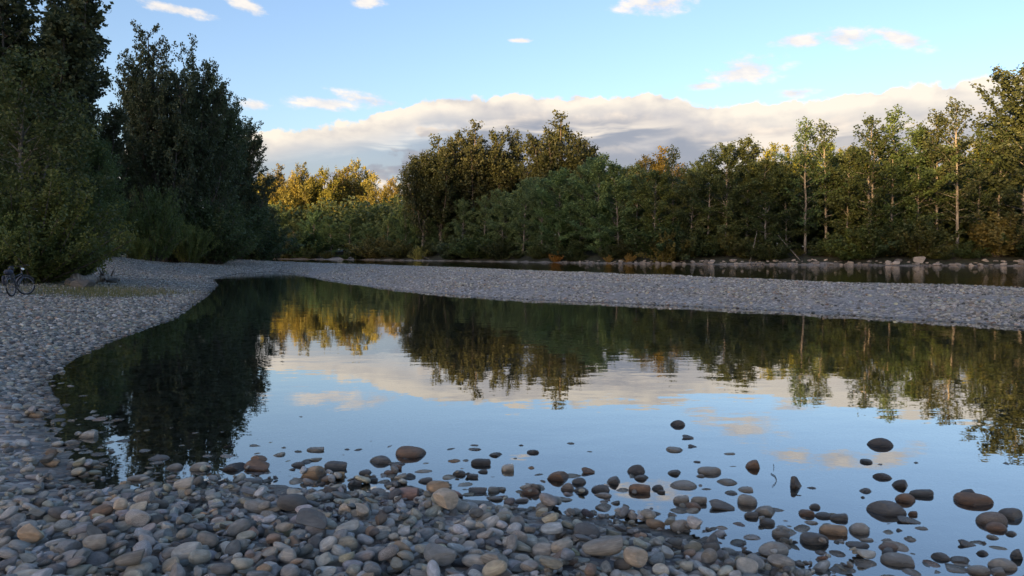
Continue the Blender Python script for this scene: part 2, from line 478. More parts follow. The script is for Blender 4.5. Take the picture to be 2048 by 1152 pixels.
# ------------------------------------------------------------------ water: the still pool and the running river, parted by the gravel bar
def water_mat(name, ior, tint, layers):
    m = bpy.data.materials.new(name); m.use_nodes = True
    t = m.node_tree; t.nodes.clear()
    pos = geo_pos(t)
    h = None
    for (sx, sy, scale, det, amp, msc, lo, hi) in layers:
        n = noise(t, vscale(t, pos, (sx, sy, 1.0)), scale, det, 0.5) * amp
        if msc: n = n * noise(t, vscale(t, pos, (1, 0.6, 1)), msc, 3, 0.5).step(lo, hi)
        h = n if h is None else h + n
    bp = t.nodes.new('ShaderNodeBump'); bp.inputs['Strength'].default_value = 1.0; bp.inputs['Distance'].default_value = 1.0
    t.links.new(h.s, bp.inputs['Height'])
    fr = t.nodes.new('ShaderNodeFresnel'); fr.inputs['IOR'].default_value = ior
    gl = t.nodes.new('ShaderNodeBsdfGlossy'); gl.inputs['Roughness'].default_value = 0.0
    gl.inputs['Color'].default_value = (1, 1, 1, 1)
    t.links.new(bp.outputs[0], gl.inputs['Normal']); t.links.new(bp.outputs[0], fr.inputs['Normal'])
    tr = t.nodes.new('ShaderNodeBsdfTransparent'); tr.inputs['Color'].default_value = (*tint, 1)
    mx = t.nodes.new('ShaderNodeMixShader')
    t.links.new(S(t, fr.outputs[0]).pow(0.55).s, mx.inputs[0]); t.links.new(tr.outputs[0], mx.inputs[1]); t.links.new(gl.outputs[0], mx.inputs[2])
    out = t.nodes.new('ShaderNodeOutputMaterial'); t.links.new(mx.outputs[0], out.inputs['Surface'])
    return m
M_POOL = water_mat('still_pool_water', 1.33, (0.80, 0.81, 0.72),
                   [(0.6, 1.0, 1.1, 2, 0.0065, 0.16, 0.36, 0.62), (0.5, 1.0, 3.6, 2, 0.0016, 0.10, 0.35, 0.60), (1, 1, 9.0, 1, 0.00022, 0, 0, 0)])
M_RIVER = water_mat('running_river_water', 1.33, (0.35, 0.38, 0.30),
                    [(0.5, 1.0, 0.9, 3, 0.030, 0.05, 0.3, 0.6), (0.6, 1.0, 3.0, 2, 0.010, 0, 0, 0)])
# the line under the gravel that parts them
SPLIT = [(45, 22), (31, 23), (24, 29), (14, 37), (3, 52), (-12, 75), (-26, 95), (-60, 110), (-200, 120)]
def ngon(name, pts, mat):
    me = bpy.data.meshes.new(name); me.from_pydata([(x, y, 0.0) for x, y in pts], [], [list(range(len(pts)))]); me.materials.append(mat)
    return me
pool = link('pool_water', ngon('pool_water', SPLIT + [(-200, -3), (200, -30), (200, 22)], M_POOL)); tag(pool, kind='structure')
river = link('river_water', ngon('river_water', SPLIT[::-1] + [(200, 22), (900, 22), (900, 160), (200, 320), (-400, 460), (-900, 400), (-900, 120)], M_RIVER)); tag(river, kind='structure')

# ------------------------------------------------------------------ unseen wooded ridge added behind the camera, crest shaped to shade the river bed
TAN = math.tan(SUN_EL)
VX = np.array([0.8, -0.6])                  # along the hill crest
HD = 900.0
hs_k = np.array([-900, -400, -230, -191, -160, -130, -109, -90, -75, -45, -20, 5, 40, 120, 400])
hs_v = np.array([30, 30, 33, 34, 36, 42, 44, 46, 47, 37, 36, 36, 34, 30, 28]) + HD * TAN  # heights chosen to set where the shadow line falls on each tree group
def crest(s):
    return np.interp(s, hs_k, hs_v)
ss = np.arange(-700, 401, 12.0); dd = np.array([-300, -230, -170, -110, -50, 0, 60, 140, 240, 400, 600.0])
HS, HDD = np.meshgrid(ss, dd)
prof = np.where(HDD < 0, sstep(-300, 0, HDD), sstep(600, 0, HDD))
HZ = np.maximum((crest(HS) - 14) * prof, -1.0) - 0.5 + wob(HS, HDD, 40) * 1.5 * prof
hxy = SUN_H[None, None] * (HD + HDD)[..., None] + VX[None, None] * HS[..., None]
hv = np.concatenate([hxy, HZ[..., None]], -1).reshape(-1, 3)
a_, b_ = np.meshgrid(np.arange(len(dd) - 1), np.arange(len(ss) - 1), indexing='ij'); k_ = len(ss)
hf = np.stack([a_ * k_ + b_, a_ * k_ + b_ + 1, (a_ + 1) * k_ + b_ + 1, (a_ + 1) * k_ + b_], -1).reshape(-1, 4)
shade_hill = link('shade_hill', mesh('shade_hill', hv, hf, True, [plain_mat('forest_floor', (0.035, 0.045, 0.022), 0.9)])); tag(shade_hill, kind='structure')
# unseen conifers added on it to break up the shadow edge, one wood
wv, wf = [], []; wn = 0
for s in np.arange(-420, 200, 4.2):
    for row in (-16, -6, 4):
        s1 = s + rng.uniform(-2, 2); d1_ = HD + row + rng.uniform(-3, 3)
        hgt = rng.uniform(0.82, 1.10) * 15; base = crest(s1) - 15.5; r0 = rng.uniform(2.0, 3.2)
        cxy = SUN_H * d1_ + VX * s1
        lv = []
        for kk in range(4):
            z0 = base + hgt * (0.05 + 0.24 * kk); rr = r0 * (1 - 0.22 * kk)
            th = np.linspace(0, 6.283, 8)[:-1] + rng.uniform(0, 1); rj = rr * rng.uniform(0.6, 1.15, 7)
            ringv = np.stack([cxy[0] + rj * np.cos(th), cxy[1] + rj * np.sin(th), np.full(7, z0)], 1)
            tipv = np.array([[cxy[0], cxy[1], z0 + hgt * 0.32]])
            wv.append(np.vstack([ringv, tipv])); j = np.arange(7)
            wf.append(np.stack([wn + j, wn + (j + 1) % 7, np.full(7, wn + 7)], 1)); wn += 8
wood = link('shade_woodland', mesh('shade_woodland', np.vstack(wv), np.vstack(wf), False, [plain_mat('conifer_needles', (0.03, 0.045, 0.022), 0.8)]))
tag(wood, 'unseen conifer wood added on the crest behind the viewer for shade', 'wood', kind='stuff')

# ------------------------------------------------------------------ stones
def icosphere(sub):
    p = (1 + 5 ** .5) / 2
    v = [(-1, p, 0), (1, p, 0), (-1, -p, 0), (1, -p, 0), (0, -1, p), (0, 1, p), (0, -1, -p), (0, 1, -p), (p, 0, -1), (p, 0, 1), (-p, 0, -1), (-p, 0, 1)]
    f = [(0, 11, 5), (0, 5, 1), (0, 1, 7), (0, 7, 10), (0, 10, 11), (1, 5, 9), (5, 11, 4), (11, 10, 2), (10, 7, 6), (7, 1, 8), (3, 9, 4), (3, 4, 2),
         (3, 2, 6), (3, 6, 8), (3, 8, 9), (4, 9, 5), (2, 4, 11), (6, 2, 10), (8, 6, 7), (9, 8, 1)]
    v = [np.array(a, float) / np.linalg.norm(a) for a in v]
    for _ in range(sub):
        mid = {}; nf = []
        def m(a, b):
            k = (min(a, b), max(a, b))
            if k not in mid:
                c = v[a] + v[b]; v.append(c / np.linalg.norm(c)); mid[k] = len(v) - 1
            return mid[k]
        for a, b, c in f:
            ab, bc, ca = m(a, b), m(b, c), m(c, a)
            nf += [(a, ab, ca), (b, bc, ab), (c, ca, bc), (ab, bc, ca)]
        f = nf
    return np.array(v), np.array(f)
ICO = {k: icosphere(k) for k in (0, 1, 2, 3, 4)}

def stone_shape(seed, sub, angular=0.0, lump=0.12):
    r = np.random.default_rng(seed)
    v, f = ICO[sub]; v = v.copy()
    e = r.uniform(0.72, 0.98)                                   # boxy rounding
    v = np.sign(v) * np.abs(v) ** e
    d = np.zeros(len(v))
    for k in range(9):
        dr = r.normal(size=3); dr /= np.linalg.norm(dr); fr = r.uniform(1.0, 3.4)
        d += np.sin(v @ dr * fr + r.uniform(0, 6.28)) / (fr + 0.6)
    v = v * (1 + lump * d)[:, None]
    for k in range(int(angular)):                               # flat worn faces
        dr = r.normal(size=3); dr /= np.linalg.norm(dr); h = r.uniform(0.50, 0.80)
        over = np.maximum(v @ dr - h, 0); v = v - over[:, None] * dr * 0.9
    taper = r.uniform(-0.22, 0.22); v[:, 1] *= 1 + taper * v[:, 0]; v[:, 2] *= 1 + r.uniform(-.2, .2) * v[:, 0]
    v -= (v.max(0) + v.min(0)) / 2; v /= (v.max(0) - v.min(0)) / 2
    return v, f

NSH = 14
SHAPES = [stone_shape(100 + i, 4, angular=(0, 2, 1, 3, 0, 4, 1, 2, 0, 3, 1, 0, 6, 7)[i], lump=(.1, .14, .12, .1, .17, .12, .08, .15, .12, .1, .2, .1, .08, .1)[i]) for i in range(NSH)]
STONE_ME = [mesh('river_stone', v, f, True, [M_STONE]) for v, f in SHAPES]

def inst_lib(name, sub, n, mat, lump=0.14):
    """a few unlinked stone shapes for the stone masses"""
    c = bpy.data.collections.new(name)
    for i in range(n):
        v, f = stone_shape(300 + i * 7 + sub, sub, angular=(0, 2, 1, 3, 4, 0, 2, 1)[i % 8], lump=lump)
        o = bpy.data.objects.new('%s_%02d' % (name, i), mesh(name, v, f, True, [mat])); c.objects.link(o)
    return c
LIB_FINE = inst_lib('cobble_shape', 3, 10, M_STONE_I)
LIB_MID = inst_lib('pebble_shape', 2, 8, M_STONE_I)
LIB_LOW = inst_lib('gravel_shape', 1, 8, M_STONE_I)

def scatter(name, lib, pos, rot, scl, tint, label, cat):
    """a mass of stones: one object, shapes set on points"""
    n = len(pos)
    me = bpy.data.meshes.new(name); me.vertices.add(n); me.vertices.foreach_set('co', np.asarray(pos, np.float32).ravel())
    for k, a in (('rot', rot), ('scl', scl)):
        at = me.attributes.new(k, 'FLOAT_VECTOR', 'POINT'); at.data.foreach_set('vector', np.asarray(a, np.float32).ravel())
    at = me.attributes.new('idx', 'INT', 'POINT'); at.data.foreach_set('value', rng.integers(0, 1000, n).astype(np.int32))
    at = me.attributes.new('tint', 'FLOAT_COLOR', 'POINT'); at.data.foreach_set('color', np.asarray(tint, np.float32).ravel())
    o = link(name, me)
    g = bpy.data.node_groups.new(name, 'GeometryNodeTree')
    g.interface.new_socket('Geometry', in_out='INPUT', socket_type='NodeSocketGeometry')
    g.interface.new_socket('Geometry', in_out='OUTPUT', socket_type='NodeSocketGeometry')
    gi, go = g.nodes.new('NodeGroupInput'), g.nodes.new('NodeGroupOutput')
    mp = g.nodes.new('GeometryNodeMeshToPoints'); iop = g.nodes.new('GeometryNodeInstanceOnPoints')
    ci = g.nodes.new('GeometryNodeCollectionInfo'); ci.inputs['Collection'].default_value = lib
    ci.inputs['Separate Children'].default_value = True; ci.inputs['Reset Children'].default_value = True
    def named(k, ty):
        nn = g.nodes.new('GeometryNodeInputNamedAttribute'); nn.data_type = ty; nn.inputs['Name'].default_value = k
        return nn.outputs['Attribute']
    L = g.links.new
    e2r = g.nodes.new('FunctionNodeEulerToRotation')
    L(named('rot', 'FLOAT_VECTOR'), e2r.inputs[0])
    L(gi.outputs[0], mp.inputs['Mesh']); L(mp.outputs[0], iop.inputs['Points']); L(ci.outputs[0], iop.inputs['Instance'])
    iop.inputs['Pick Instance'].default_value = True
    L(named('idx', 'INT'), iop.inputs['Instance Index']); L(e2r.outputs[0], iop.inputs['Rotation']); L(named('scl', 'FLOAT_VECTOR'), iop.inputs['Scale'])
    L(iop.outputs[0], go.inputs[0])
    md = o.modifiers.new('stones', 'NODES'); md.node_group = g
    tag(o, label, cat, kind='stuff')
    return o

PAL = {'grey': (.365, .352, .308), 'blue': (.285, .298, .285), 'green': (.345, .325, .250), 'slate': (.160, .160, .150), 'dark': (.105, .098, .088),
       'pale': (.54, .51, .44), 'cream': (.62, .52, .39), 'tan': (.48, .345, .215), 'brown': (.25, .165, .105), 'red': (.37, .225, .165), 'speck': (.54, .49, .42),
       'ochre': (.50, .31, .13)}
def rand_tints(n, dark=1.0, wide=1.0):
    keys = ['grey', 'blue', 'green', 'slate', 'pale', 'tan', 'brown', 'dark', 'red', 'cream']
    pr = np.array([.34, .18, .17, .14, .08, .035, .025, .03, .008, .02]); pr /= pr.sum()
    a = np.array([PAL[k] for k in keys])[rng.choice(len(keys), n, p=pr)]
    a = a * np.exp(rng.normal(0, 0.27 * wide, (n, 1))) * np.exp(rng.normal(0, 0.03, (n, 3))) * dark
    a = np.minimum(a, .62); a = a * .82 + a.mean(1, keepdims=True) * np.array([1.03, 1.0, .90]) * .18
    sp = np.where(rng.random(n) < 0.10, rng.uniform(.4, .9, n), 0.0)
    return np.concatenate([a, sp[:, None]], 1)

def eul(yaw, tx, ty):
    return np.stack([tx, ty, yaw], -1)

# -- stones standing in the pool. (x, y, width, height in two-fold pixels of the lower half; colour, label)
R, Lf = (1024, 760), (0, 760)
WATER = [
 (R, 666, 170, 60, 34, 'dark', 'small dark wet stone farthest out in the pool, right of centre'),
 (R, 706, 226, 44, 22, 'dark', 'small dark stone just below the farthest stone out in the pool'),
 (R, 724, 263, 36, 16, 'dark', None), (R, 655, 278, 70, 20, 'grey', 'flat grey slab barely breaking the water below the farthest stones'),
 (R, 870, 296, 50, 8, 'grey', None), (R, 972, 332, 74, 52, 'brown', 'dark brown rounded stone alone in blue water left of the curved twig'),
 (R, 1484, 246, 102, 50, 'dark', 'wide dark rounded boulder farthest out on the right side of the pool'),
 (R, 1426, 324, 50, 22, 'dark', None), (R, 1490, 383, 74, 30, 'dark', None), (R, 1476, 338, 40, 6, 'grey', None),
 (R, 1563, 410, 74, 46, 'dark', 'dark stone touching the flat slab behind the large right boulder'), (R, 1586, 468, 80, 48, 'brown', 'brown stone in front of the dark slab right of centre in pool'),
 (R, 1645, 450, 90, 36, 'slate', None), (R, 1420, 441, 56, 22, 'slate', None), (R, 1406, 469, 26, 10, 'slate', None),
 (R, 1138, 405, 74, 62, 'angular', 'angular dark wet block tipped on its corner right of the curved twig'),
 (R, 1198, 433, 44, 8, 'slate', None), (R, 305, 359, 52, 34, 'brown', None), (R, 188, 380, 96, 50, 'brown', 'broad brown rounded stone near the shore left of the paired dark stones'),
 (R, 500, 353, 76, 50, 'dark', None), (R, 522, 388, 64, 26, 'slate', None), (R, 654, 368, 62, 24, 'slate', None), (R, 797, 361, 92, 36, 'grey', None),
 (R, 756, 383, 40, 14, 'grey', None), (R, 692, 421, 110, 30, 'grey', 'long flat grey stone lying low in the water'), (R, 866, 408, 84, 22, 'grey', None),
 (R, 938, 437, 60, 22, 'grey', None), (R, 880, 453, 60, 16, 'slate', None), (R, 950, 475, 84, 60, 'grey', 'upright grey rounded stone amid the low shore stones right of centre'),
 (R, 845, 497, 98, 50, 'slate', None), (R, 750, 477, 62, 42, 'grey', None), (R, 678, 474, 62, 42, 'grey', None), (R, 726, 502, 70, 38, 'brown', None),
 (R, 512, 430, 86, 50, 'brown', None), (R, 585, 428, 50, 30, 'slate', None), (R, 597, 446, 34, 18, 'slate', None), (R, 1020, 520, 90, 48, 'grey', None),
 (R, 960, 537, 54, 34, 'slate', None), (R, 1030, 567, 64, 36, 'slate', None), (R, 1215, 503, 46, 28, 'slate', None), (R, 1186, 531, 62, 34, 'brown', None),
 (R, 1250, 541, 60, 28, 'slate', None), (R, 1312, 547, 70, 34, 'slate', None), (R, 1294, 596, 104, 54, 'tan', 'tan mottled cobble with a clear reflection right of centre in the shallows'),
 (R, 1400, 590, 80, 58, 'grey', 'grey wedge shaped stone beside the tan mottled cobble in the shallows'), (R, 1516, 508, 150, 74, 'slate', 'largest dark cracked boulder standing in the right shallows'),
 (R, 1606, 531, 36, 26, 'brown', None), (R, 1596, 560, 84, 30, 'slate', None), (R, 1868, 474, 142, 60, 'brown', 'broad smooth brown boulder near the right edge of the pool'),
 (R, 1836, 447, 72, 28, 'dark', None), (R, 1934, 552, 112, 72, 'specktan', 'speckled brown boulder by the right edge below the broad smooth boulder'), (R, 1950, 585, 80, 44, 'brown', None),
 (R, 2012, 530, 90, 58, 'slate', None), (R, 2004, 612, 50, 22, 'slate', None), (R, 1934, 629, 50, 18, 'grey', None), (R, 1828, 652, 64, 32, 'slate', None),
 (R, 1890, 650, 26, 16, 'slate', None), (R, 1888, 690, 56, 26, 'slate', None), (R, 1604, 640, 62, 14, 'grey', None), (R, 1560, 600, 36, 16, 'slate', None),
 (R, 1640, 596, 60, 12, 'grey', None), (R, 1518, 668, 80, 34, 'brown', None), (R, 1500, 643, 56, 12, 'grey', None), (R, 1420, 640, 60, 14, 'grey', None),
 (R, 1396, 662, 90, 26, 'slate', None), (R, 1398, 702, 46, 18, 'slate', None), (R, 1220, 632, 110, 60, 'slate', 'big dark slate cobble at the shore below the tan mottled cobble'),
 (R, 1086, 614, 74, 38, 'grey', None), (R, 1204, 572, 60, 14, 'grey', None), (R, 84, 286, 50, 20, 'dark', None), (R, 36, 261, 32, 7, 'slate', None),
 (R, 236, 254, 34, 7, 'slate', None), (R, 76, 350, 34, 12, 'tan', None), (R, 740, 327, 32, 9, 'slate', None), (R, 1556, 720, 122, 54, 'grey', None),
 (R, 1726, 705, 72, 36, 'slate', None), (R, 1808, 722, 90, 30, 'slate', None), (R, 1982, 334, 40, 7, 'slate', None), (R, 1620, 331, 30, 7, 'slate', None),
 (R, 410, 398, 64, 44, 'slate', None), (R, 222, 424, 56, 44, 'specktan', None), (R, 356, 432, 76, 38, 'slate', None), (R, 270, 402, 60, 34, 'slate', None),
 (R, 74, 442, 76, 38, 'brown', None), (R, 276, 440, 66, 30, 'slate', None), (R, 1320, 645, 60, 14, 'grey', None), (R, 1144, 650, 40, 14, 'slate', None),
 (R, 2030, 690, 60, 60, 'slate', None), (R, 1980, 735, 110, 56, 'grey', None), (R, 1880, 760, 90, 40, 'grey', None), (R, 1960, 765, 70, 40, 'grey', None),
 (Lf, 1636, 286, 126, 54, 'brown', 'large brown rounded stone standing clear of the shore in the pool'), (Lf, 1518, 316, 90, 42, 'slate', 'dark stone just left of the large brown stone in the pool'),
 (Lf, 1250, 360, 106, 76, 'tan', 'biggest pale brown rounded boulder at the water edge left of centre'), (Lf, 1346, 379, 62, 38, 'ochre', 'small ochre yellow cobble beside the pale brown boulder'),
 (Lf, 1338, 338, 94, 44, 'slate', 'dark stone behind the ochre yellow cobble'), (Lf, 1188, 336, 60, 24, 'slate', None), (Lf, 1026, 336, 106, 60, 'brown', 'dark brown domed stone at the pool edge left of the pale boulder'),
 (Lf, 926, 346, 100, 36, 'dark', None), (Lf, 1258, 276, 72, 20, 'grey', 'flat grey stone alone in the water above the pale boulder'), (Lf, 1384, 278, 34, 7, 'slate', None),
 (Lf, 1558, 370, 56, 24, 'brown', None), (Lf, 1588, 347, 40, 26, 'brown', None), (Lf, 1644, 381, 40, 26, 'slate', None), (Lf, 1458, 367, 52, 22, 'slate', None),
 (Lf, 1488, 397, 46, 24, 'slate', None), (Lf, 1922, 326, 80, 36, 'dark', None), (Lf, 1982, 297, 60, 18, 'dark', None), (Lf, 1898, 278, 60, 10, 'slate', None),
 (Lf, 1894, 262, 40, 5, 'slate', None), (Lf, 1816, 323, 60, 12, 'tan', 'flat tan stone awash right of the large brown stone'), (Lf, 1836, 371, 56, 28, 'slate', None),
 (Lf, 1890, 382, 50, 24, 'slate', None), (Lf, 1930, 364, 40, 18, 'slate', None), (Lf, 342, 214, 70, 42, 'pale', 'pale wet stone alone in the dark tree reflection at left'),
 (Lf, 280, 161, 38, 9, 'grey', None), (Lf, 132, 136, 64, 40, 'tan', 'round tan cobble at the waterline on the far left shore'), (Lf, 172, 101, 54, 12, 'grey', None),
 (Lf, 270, 250, 72, 30, 'grey', None), (Lf, 832, 305, 52, 10, 'grey', None), (Lf, 624, 312, 90, 20, 'slate', 'flat dark stone awash in the tree reflection above the left shore'),
 (Lf, 794, 342, 86, 46, 'grey', None), (Lf, 2030, 346, 50, 44, 'pale', None), (Lf, 540, 390, 80, 28, 'grey', None), (Lf, 690, 345, 70, 30, 'grey', None),
 (Lf, 1700, 400, 60, 26, 'slate', None), (Lf, 1570, 415, 70, 30, 'slate', None), (Lf, 1416, 408, 60, 36, 'slate', None)]
# -- single cobbles of the near beach one can pick out by their look
BEACH = [
 (Lf, 552, 556, 96, 66, 'speck', 'pale granite cobble with dark speckles, left of centre on the beach'), (Lf, 656, 566, 60, 52, 'speck', 'small speckled granite cobble beside the larger speckled one'),
 (Lf, 404, 528, 96, 50, 'brown', 'smooth rusty brown cobble on the left of the near beach'), (Lf, 482, 518, 60, 52, 'cream', 'small cream cobble right of the smooth rusty brown one'),
 (Lf, 128, 628, 110, 54, 'tan', 'tan oval cobble near the left edge of the beach'), (Lf, 272, 658, 106, 92, 'paleang', 'pale angular slab of stone lower left on the beach'),
 (Lf, 390, 660, 108, 66, 'grey', 'grey mottled cobble right of the pale angular slab'), (Lf, 742, 424, 94, 50, 'pale', 'pale grey cobble at the back of the beach left of centre'),
 (Lf, 1622, 434, 110, 48, 'red', 'reddish tan cobble at the water edge below the large brown stone'), (Lf, 1752, 430, 96, 60, 'tan', 'rounded tan grey cobble right of the reddish one'),
 (Lf, 1782, 490, 108, 74, 'cream', 'large cream boulder sitting high on the beach at centre'), (Lf, 1380, 492, 56, 64, 'cream', 'upright cream stone left of the large cream boulder'),
 (Lf, 1168, 494, 120, 70, 'slate', 'dark slate boulder with a humped top at back of beach'), (Lf, 1026, 488, 100, 54, 'grey', 'smooth grey cobble left of the humped slate boulder'),
 (Lf, 580, 483, 70, 46, 'speck', 'finely speckled grey cobble behind the rusty brown one'), (Lf, 744, 698, 118, 54, 'pale', 'pale greenish oval cobble low on the beach left of centre'),
 (Lf, 956, 600, 96, 60, 'blue', 'tilted blue grey cobble at the middle of the beach'), (Lf, 1250, 598, 126, 44, 'slate', 'long dark flat cobble at the middle of the beach'),
 (Lf, 1384, 652, 112, 66, 'green', 'broad olive grey cobble low on the beach'), (Lf, 1506, 674, 94, 54, 'blue', 'smooth slate blue cobble right of the broad olive one'),
 (Lf, 1608, 668, 86, 62, 'tan', 'angular tan block low on the beach right of centre'), (Lf, 1150, 700, 80, 66, 'pale', 'round pale cobble near the bottom edge'),
 (Lf, 1912, 592, 100, 70, 'slateang', 'blocky dark slate stone right of the cream boulder'), (Lf, 1762, 704, 140, 66, 'blue', 'long tilted blue grey slab near the bottom edge at centre'),
 (Lf, 532, 760, 140, 52, 'grey', 'wide grey cobble cut by the bottom edge, left'), (Lf, 1490, 756, 76, 52, 'blue', 'pale blue cobble at the bottom edge'),
 (Lf, 28, 480, 76, 44, 'pale', 'whitish flat cobble at the left frame edge'), (Lf, 206, 309, 80, 38, 'tan', 'tan cobble beside the dark inlet on the left shore'),
 (Lf, 1056, 770, 70, 36, 'tan', 'tan cobble cut by the bottom edge near centre'), (Lf, 1980, 720, 120, 58, 'grey', 'mottled grey cobble at bottom centre'),
 (R, 494, 734, 100, 80, 'cream', 'round cream tan cobble at the bottom right of centre'), (R, 674, 548, 78, 74, 'grey', 'tall mottled grey cobble near the shore right of centre'),
 (R, 574, 548, 76, 44, 'tan', 'warm tan cobble left of the tall mottled grey one'), (R, 366, 698, 176, 60, 'grey', 'longest grey cobble lying sideways near the bottom'),
 (R, 538, 620, 70, 50, 'green', 'rounded green grey cobble above the round cream one'), (R, 120, 662, 80, 68, 'grey', 'blunt grey cobble left of the longest one'),
 (R, 300, 606, 110, 60, 'slate', 'dark oval cobble above the longest grey one'), (R, 796, 630, 72, 90, 'slateang', 'pointed dark slate wedge standing upright on the right of the beach'),
 (R, 1046, 650, 120, 70, 'grey', 'large smooth grey cobble at the right end of the beach'), (R, 1076, 728, 112, 60, 'grey', 'domed grey cobble at the bottom right below the large smooth one'),
 (R, 156, 757, 100, 44, 'green', 'green grey oval cobble cut by the bottom edge'), (R, 422, 546, 72, 50, 'speck', 'speckled grey cobble at the shore in the middle'),
 (R, 22, 562, 60, 76, 'blue', 'upright blue grey cobble at the middle of the picture'), (R, 30, 634, 64, 60, 'speck', 'light speckled cobble under the upright blue grey one'),
 (R, 788, 706, 70, 68, 'grey', 'round grey cobble below the pointed slate wedge'), (R, 1810, 760, 110, 50, 'grey', 'grey boulder cut by the bottom edge at far right')]

def tint4(key):
    sp = 0.0
    if key.startswith('speck'): sp = 0.85
    if key == 'specktan': c, sp = (.24, .19, .14), 0.6
    elif key == 'angular': c = PAL['dark']
    elif key == 'slateang': c = PAL['slate']
    elif key == 'paleang': c = (.33, .34, .33)
    else: c = PAL[key]
    k = float(np.exp(rng.normal(0, 0.10)))
    return (c[0] * k, c[1] * k, c[2] * k, sp)

def shape_for(key):
    return rng.choice([12, 13, 5]) if 'ang' in key else rng.choice([0, 1, 1, 2, 3, 3, 4, 5, 5, 7, 7, 9, 9, 10, 13])

def place_stone(c, axes, rot, key, label, group, shape=None, tint=None):
    o = link('river_stone', STONE_ME[shape_for(key) if shape is None else shape], None, c, rot, axes)
    o.color = tint4(key) if tint is None else tint
    tag(o, label, 'stone', group)
    return o

CN = {'dark': 'black wet', 'slate': 'dark slate', 'grey': 'grey', 'brown': 'brown', 'tan': 'tan', 'pale': 'pale', 'specktan': 'speckled brown', 'ochre': 'ochre'}
water_fix = []
bands = [[], [], [], [], []]
for i, (off, zx, zy, w, h, key, lab) in enumerate(WATER):
    px, py = off[0] + zx / 2, off[1] + zy / 2
    w, h = w / 2, h / 2
    base = P(px, py + h * 0.42, 0.0)
    dist = base[1]
    a = 0.5 * w * dist / F
    hv_ = max(0.012, 0.92 * h * dist / F * 0.88)               # height out of the water
    b = a * rng.uniform(0.62, 0.85)
    hv_ *= 0.72
    T = hv_ * rng.uniform(1.9, 2.3) if hv_ > 0.03 else rng.uniform(0.06, 0.09)
    cz = hv_ - T / 2
    c = (base[0], base[1] + b * 0.7, cz)
    yaw = rng.uniform(-0.25, 0.25)
    rot = (rng.uniform(-.12, .12), rng.uniform(-.1, .1), yaw) if hv_ > 0.03 else (0, 0, yaw)
    if key == 'angular': rot = (0.35, 0.5, 0.6)
    o = place_stone(c, (a, b, T / 2), rot, key, lab, 'stones standing in the still pool')
    water_fix.append((c[0], c[1], a, b, T / 2, cz, yaw))
    if lab is None:
        k = 0 if py < 905 else 1 if py < 965 else 2 if py < 1010 else 3 if py < 1060 else 4
        bands[k].append((px, key, w, o))
BN = ['farthest row', 'second row out', 'third row out', 'fourth row out', 'nearest row']
for k, lst in enumerate(bands):
    lst.sort(key=lambda e: e[0])
    for j, (px, key, w, o) in enumerate(lst):
        size = 'tiny' if w < 20 else 'small' if w < 34 else 'medium'
        o['label'] = '%s %s stone in the water, %s from left of the %s' % (size, CN.get(key, key), nth(j + 1), BN[k])

# -- the near beach: stones dropped one by one on a height map of what already lies there
RES = 0.011
BX0, BX1, BY0, BY1 = -8.2, 7.2, 2.9, 10.5
hx = np.arange(BX0, BX1, RES); hy = np.arange(BY0, BY1, RES)
HMX, HMY = np.meshgrid(hx, hy)
cx_, cy_ = np.arange(BX0, BX1 + .1, .1), np.arange(BY0, BY1 + .1, .1)
CZ = ground_z(*np.meshgrid(cx_, cy_))
def base_at(x, y):
    fx = np.clip((np.asarray(x) - BX0) / .1, 0, len(cx_) - 1.001); fy = np.clip((np.asarray(y) - BY0) / .1, 0, len(cy_) - 1.001)
    i, j = fx.astype(int), fy.astype(int); u, v = fx - i, fy - j
    return CZ[j, i] * (1 - u) * (1 - v) + CZ[j, i + 1] * u * (1 - v) + CZ[j + 1, i] * (1 - u) * v + CZ[j + 1, i + 1] * u * v
HM = base_at(HMX, HMY).astype(np.float64) - 0.05

def rotm(r):
    return np.array(Euler(r).to_matrix())

def foot(cx, cy, axes, rot):
    Rm = rotm(rot); A = Rm @ np.diag(1 / np.square(axes)) @ Rm.T
    C = Rm @ np.diag(np.square(axes)) @ Rm.T
    ex, ey = math.sqrt(C[0, 0]), math.sqrt(C[1, 1])
    i0, i1 = int((cx - ex - BX0) / RES), int((cx + ex - BX0) / RES) + 2
    j0, j1 = int((cy - ey - BY0) / RES), int((cy + ey - BY0) / RES) + 2
    if i0 < 0 or j0 < 0 or i1 >= len(hx) or j1 >= len(hy): return None
    x = hx[i0:i1][None] - cx; y = hy[j0:j1][:, None] - cy
    bq = A[0, 2] * x + A[1, 2] * y; cq = A[0, 0] * x * x + 2 * A[0, 1] * x * y + A[1, 1] * y * y - 1
    disc = bq * bq - A[2, 2] * cq
    ok = disc > 0; s = np.sqrt(np.maximum(disc, 0))
    return (slice(j0, j1), slice(i0, i1)), ok, (-bq - s) / A[2, 2], (-bq + s) / A[2, 2]

def rest(ft):
    sl, ok, lo, up = ft
    return float(np.where(ok, HM[sl] - lo, -9).max())

def settle(cx, cy, axes, yaw, tiltmax=0.35):
    ft = foot(cx, cy, axes, (0, 0, yaw))
    if ft is None: return None
    sl, ok, lo, up = ft
    hm = HM[sl]; ys, xs = np.nonzero(ok)
    if len(xs) < 6: return None
    hsel = hm[ys, xs]
    Am = np.stack([xs * RES, ys * RES, np.ones(len(xs))], 1)
    g, *_ = np.linalg.lstsq(Am, hsel, rcond=None)
    tx, ty = np.clip(math.atan(g[1]), -tiltmax, tiltmax), np.clip(-math.atan(g[0]), -tiltmax, tiltmax)
    rot = Euler((float(tx), float(ty), 0)).to_matrix() @ Euler((0, 0, yaw)).to_matrix()
    rot = tuple(rot.to_euler())
    ft = foot(cx, cy, axes, rot)
    if ft is None: return None
    return rot, rest(ft), ft

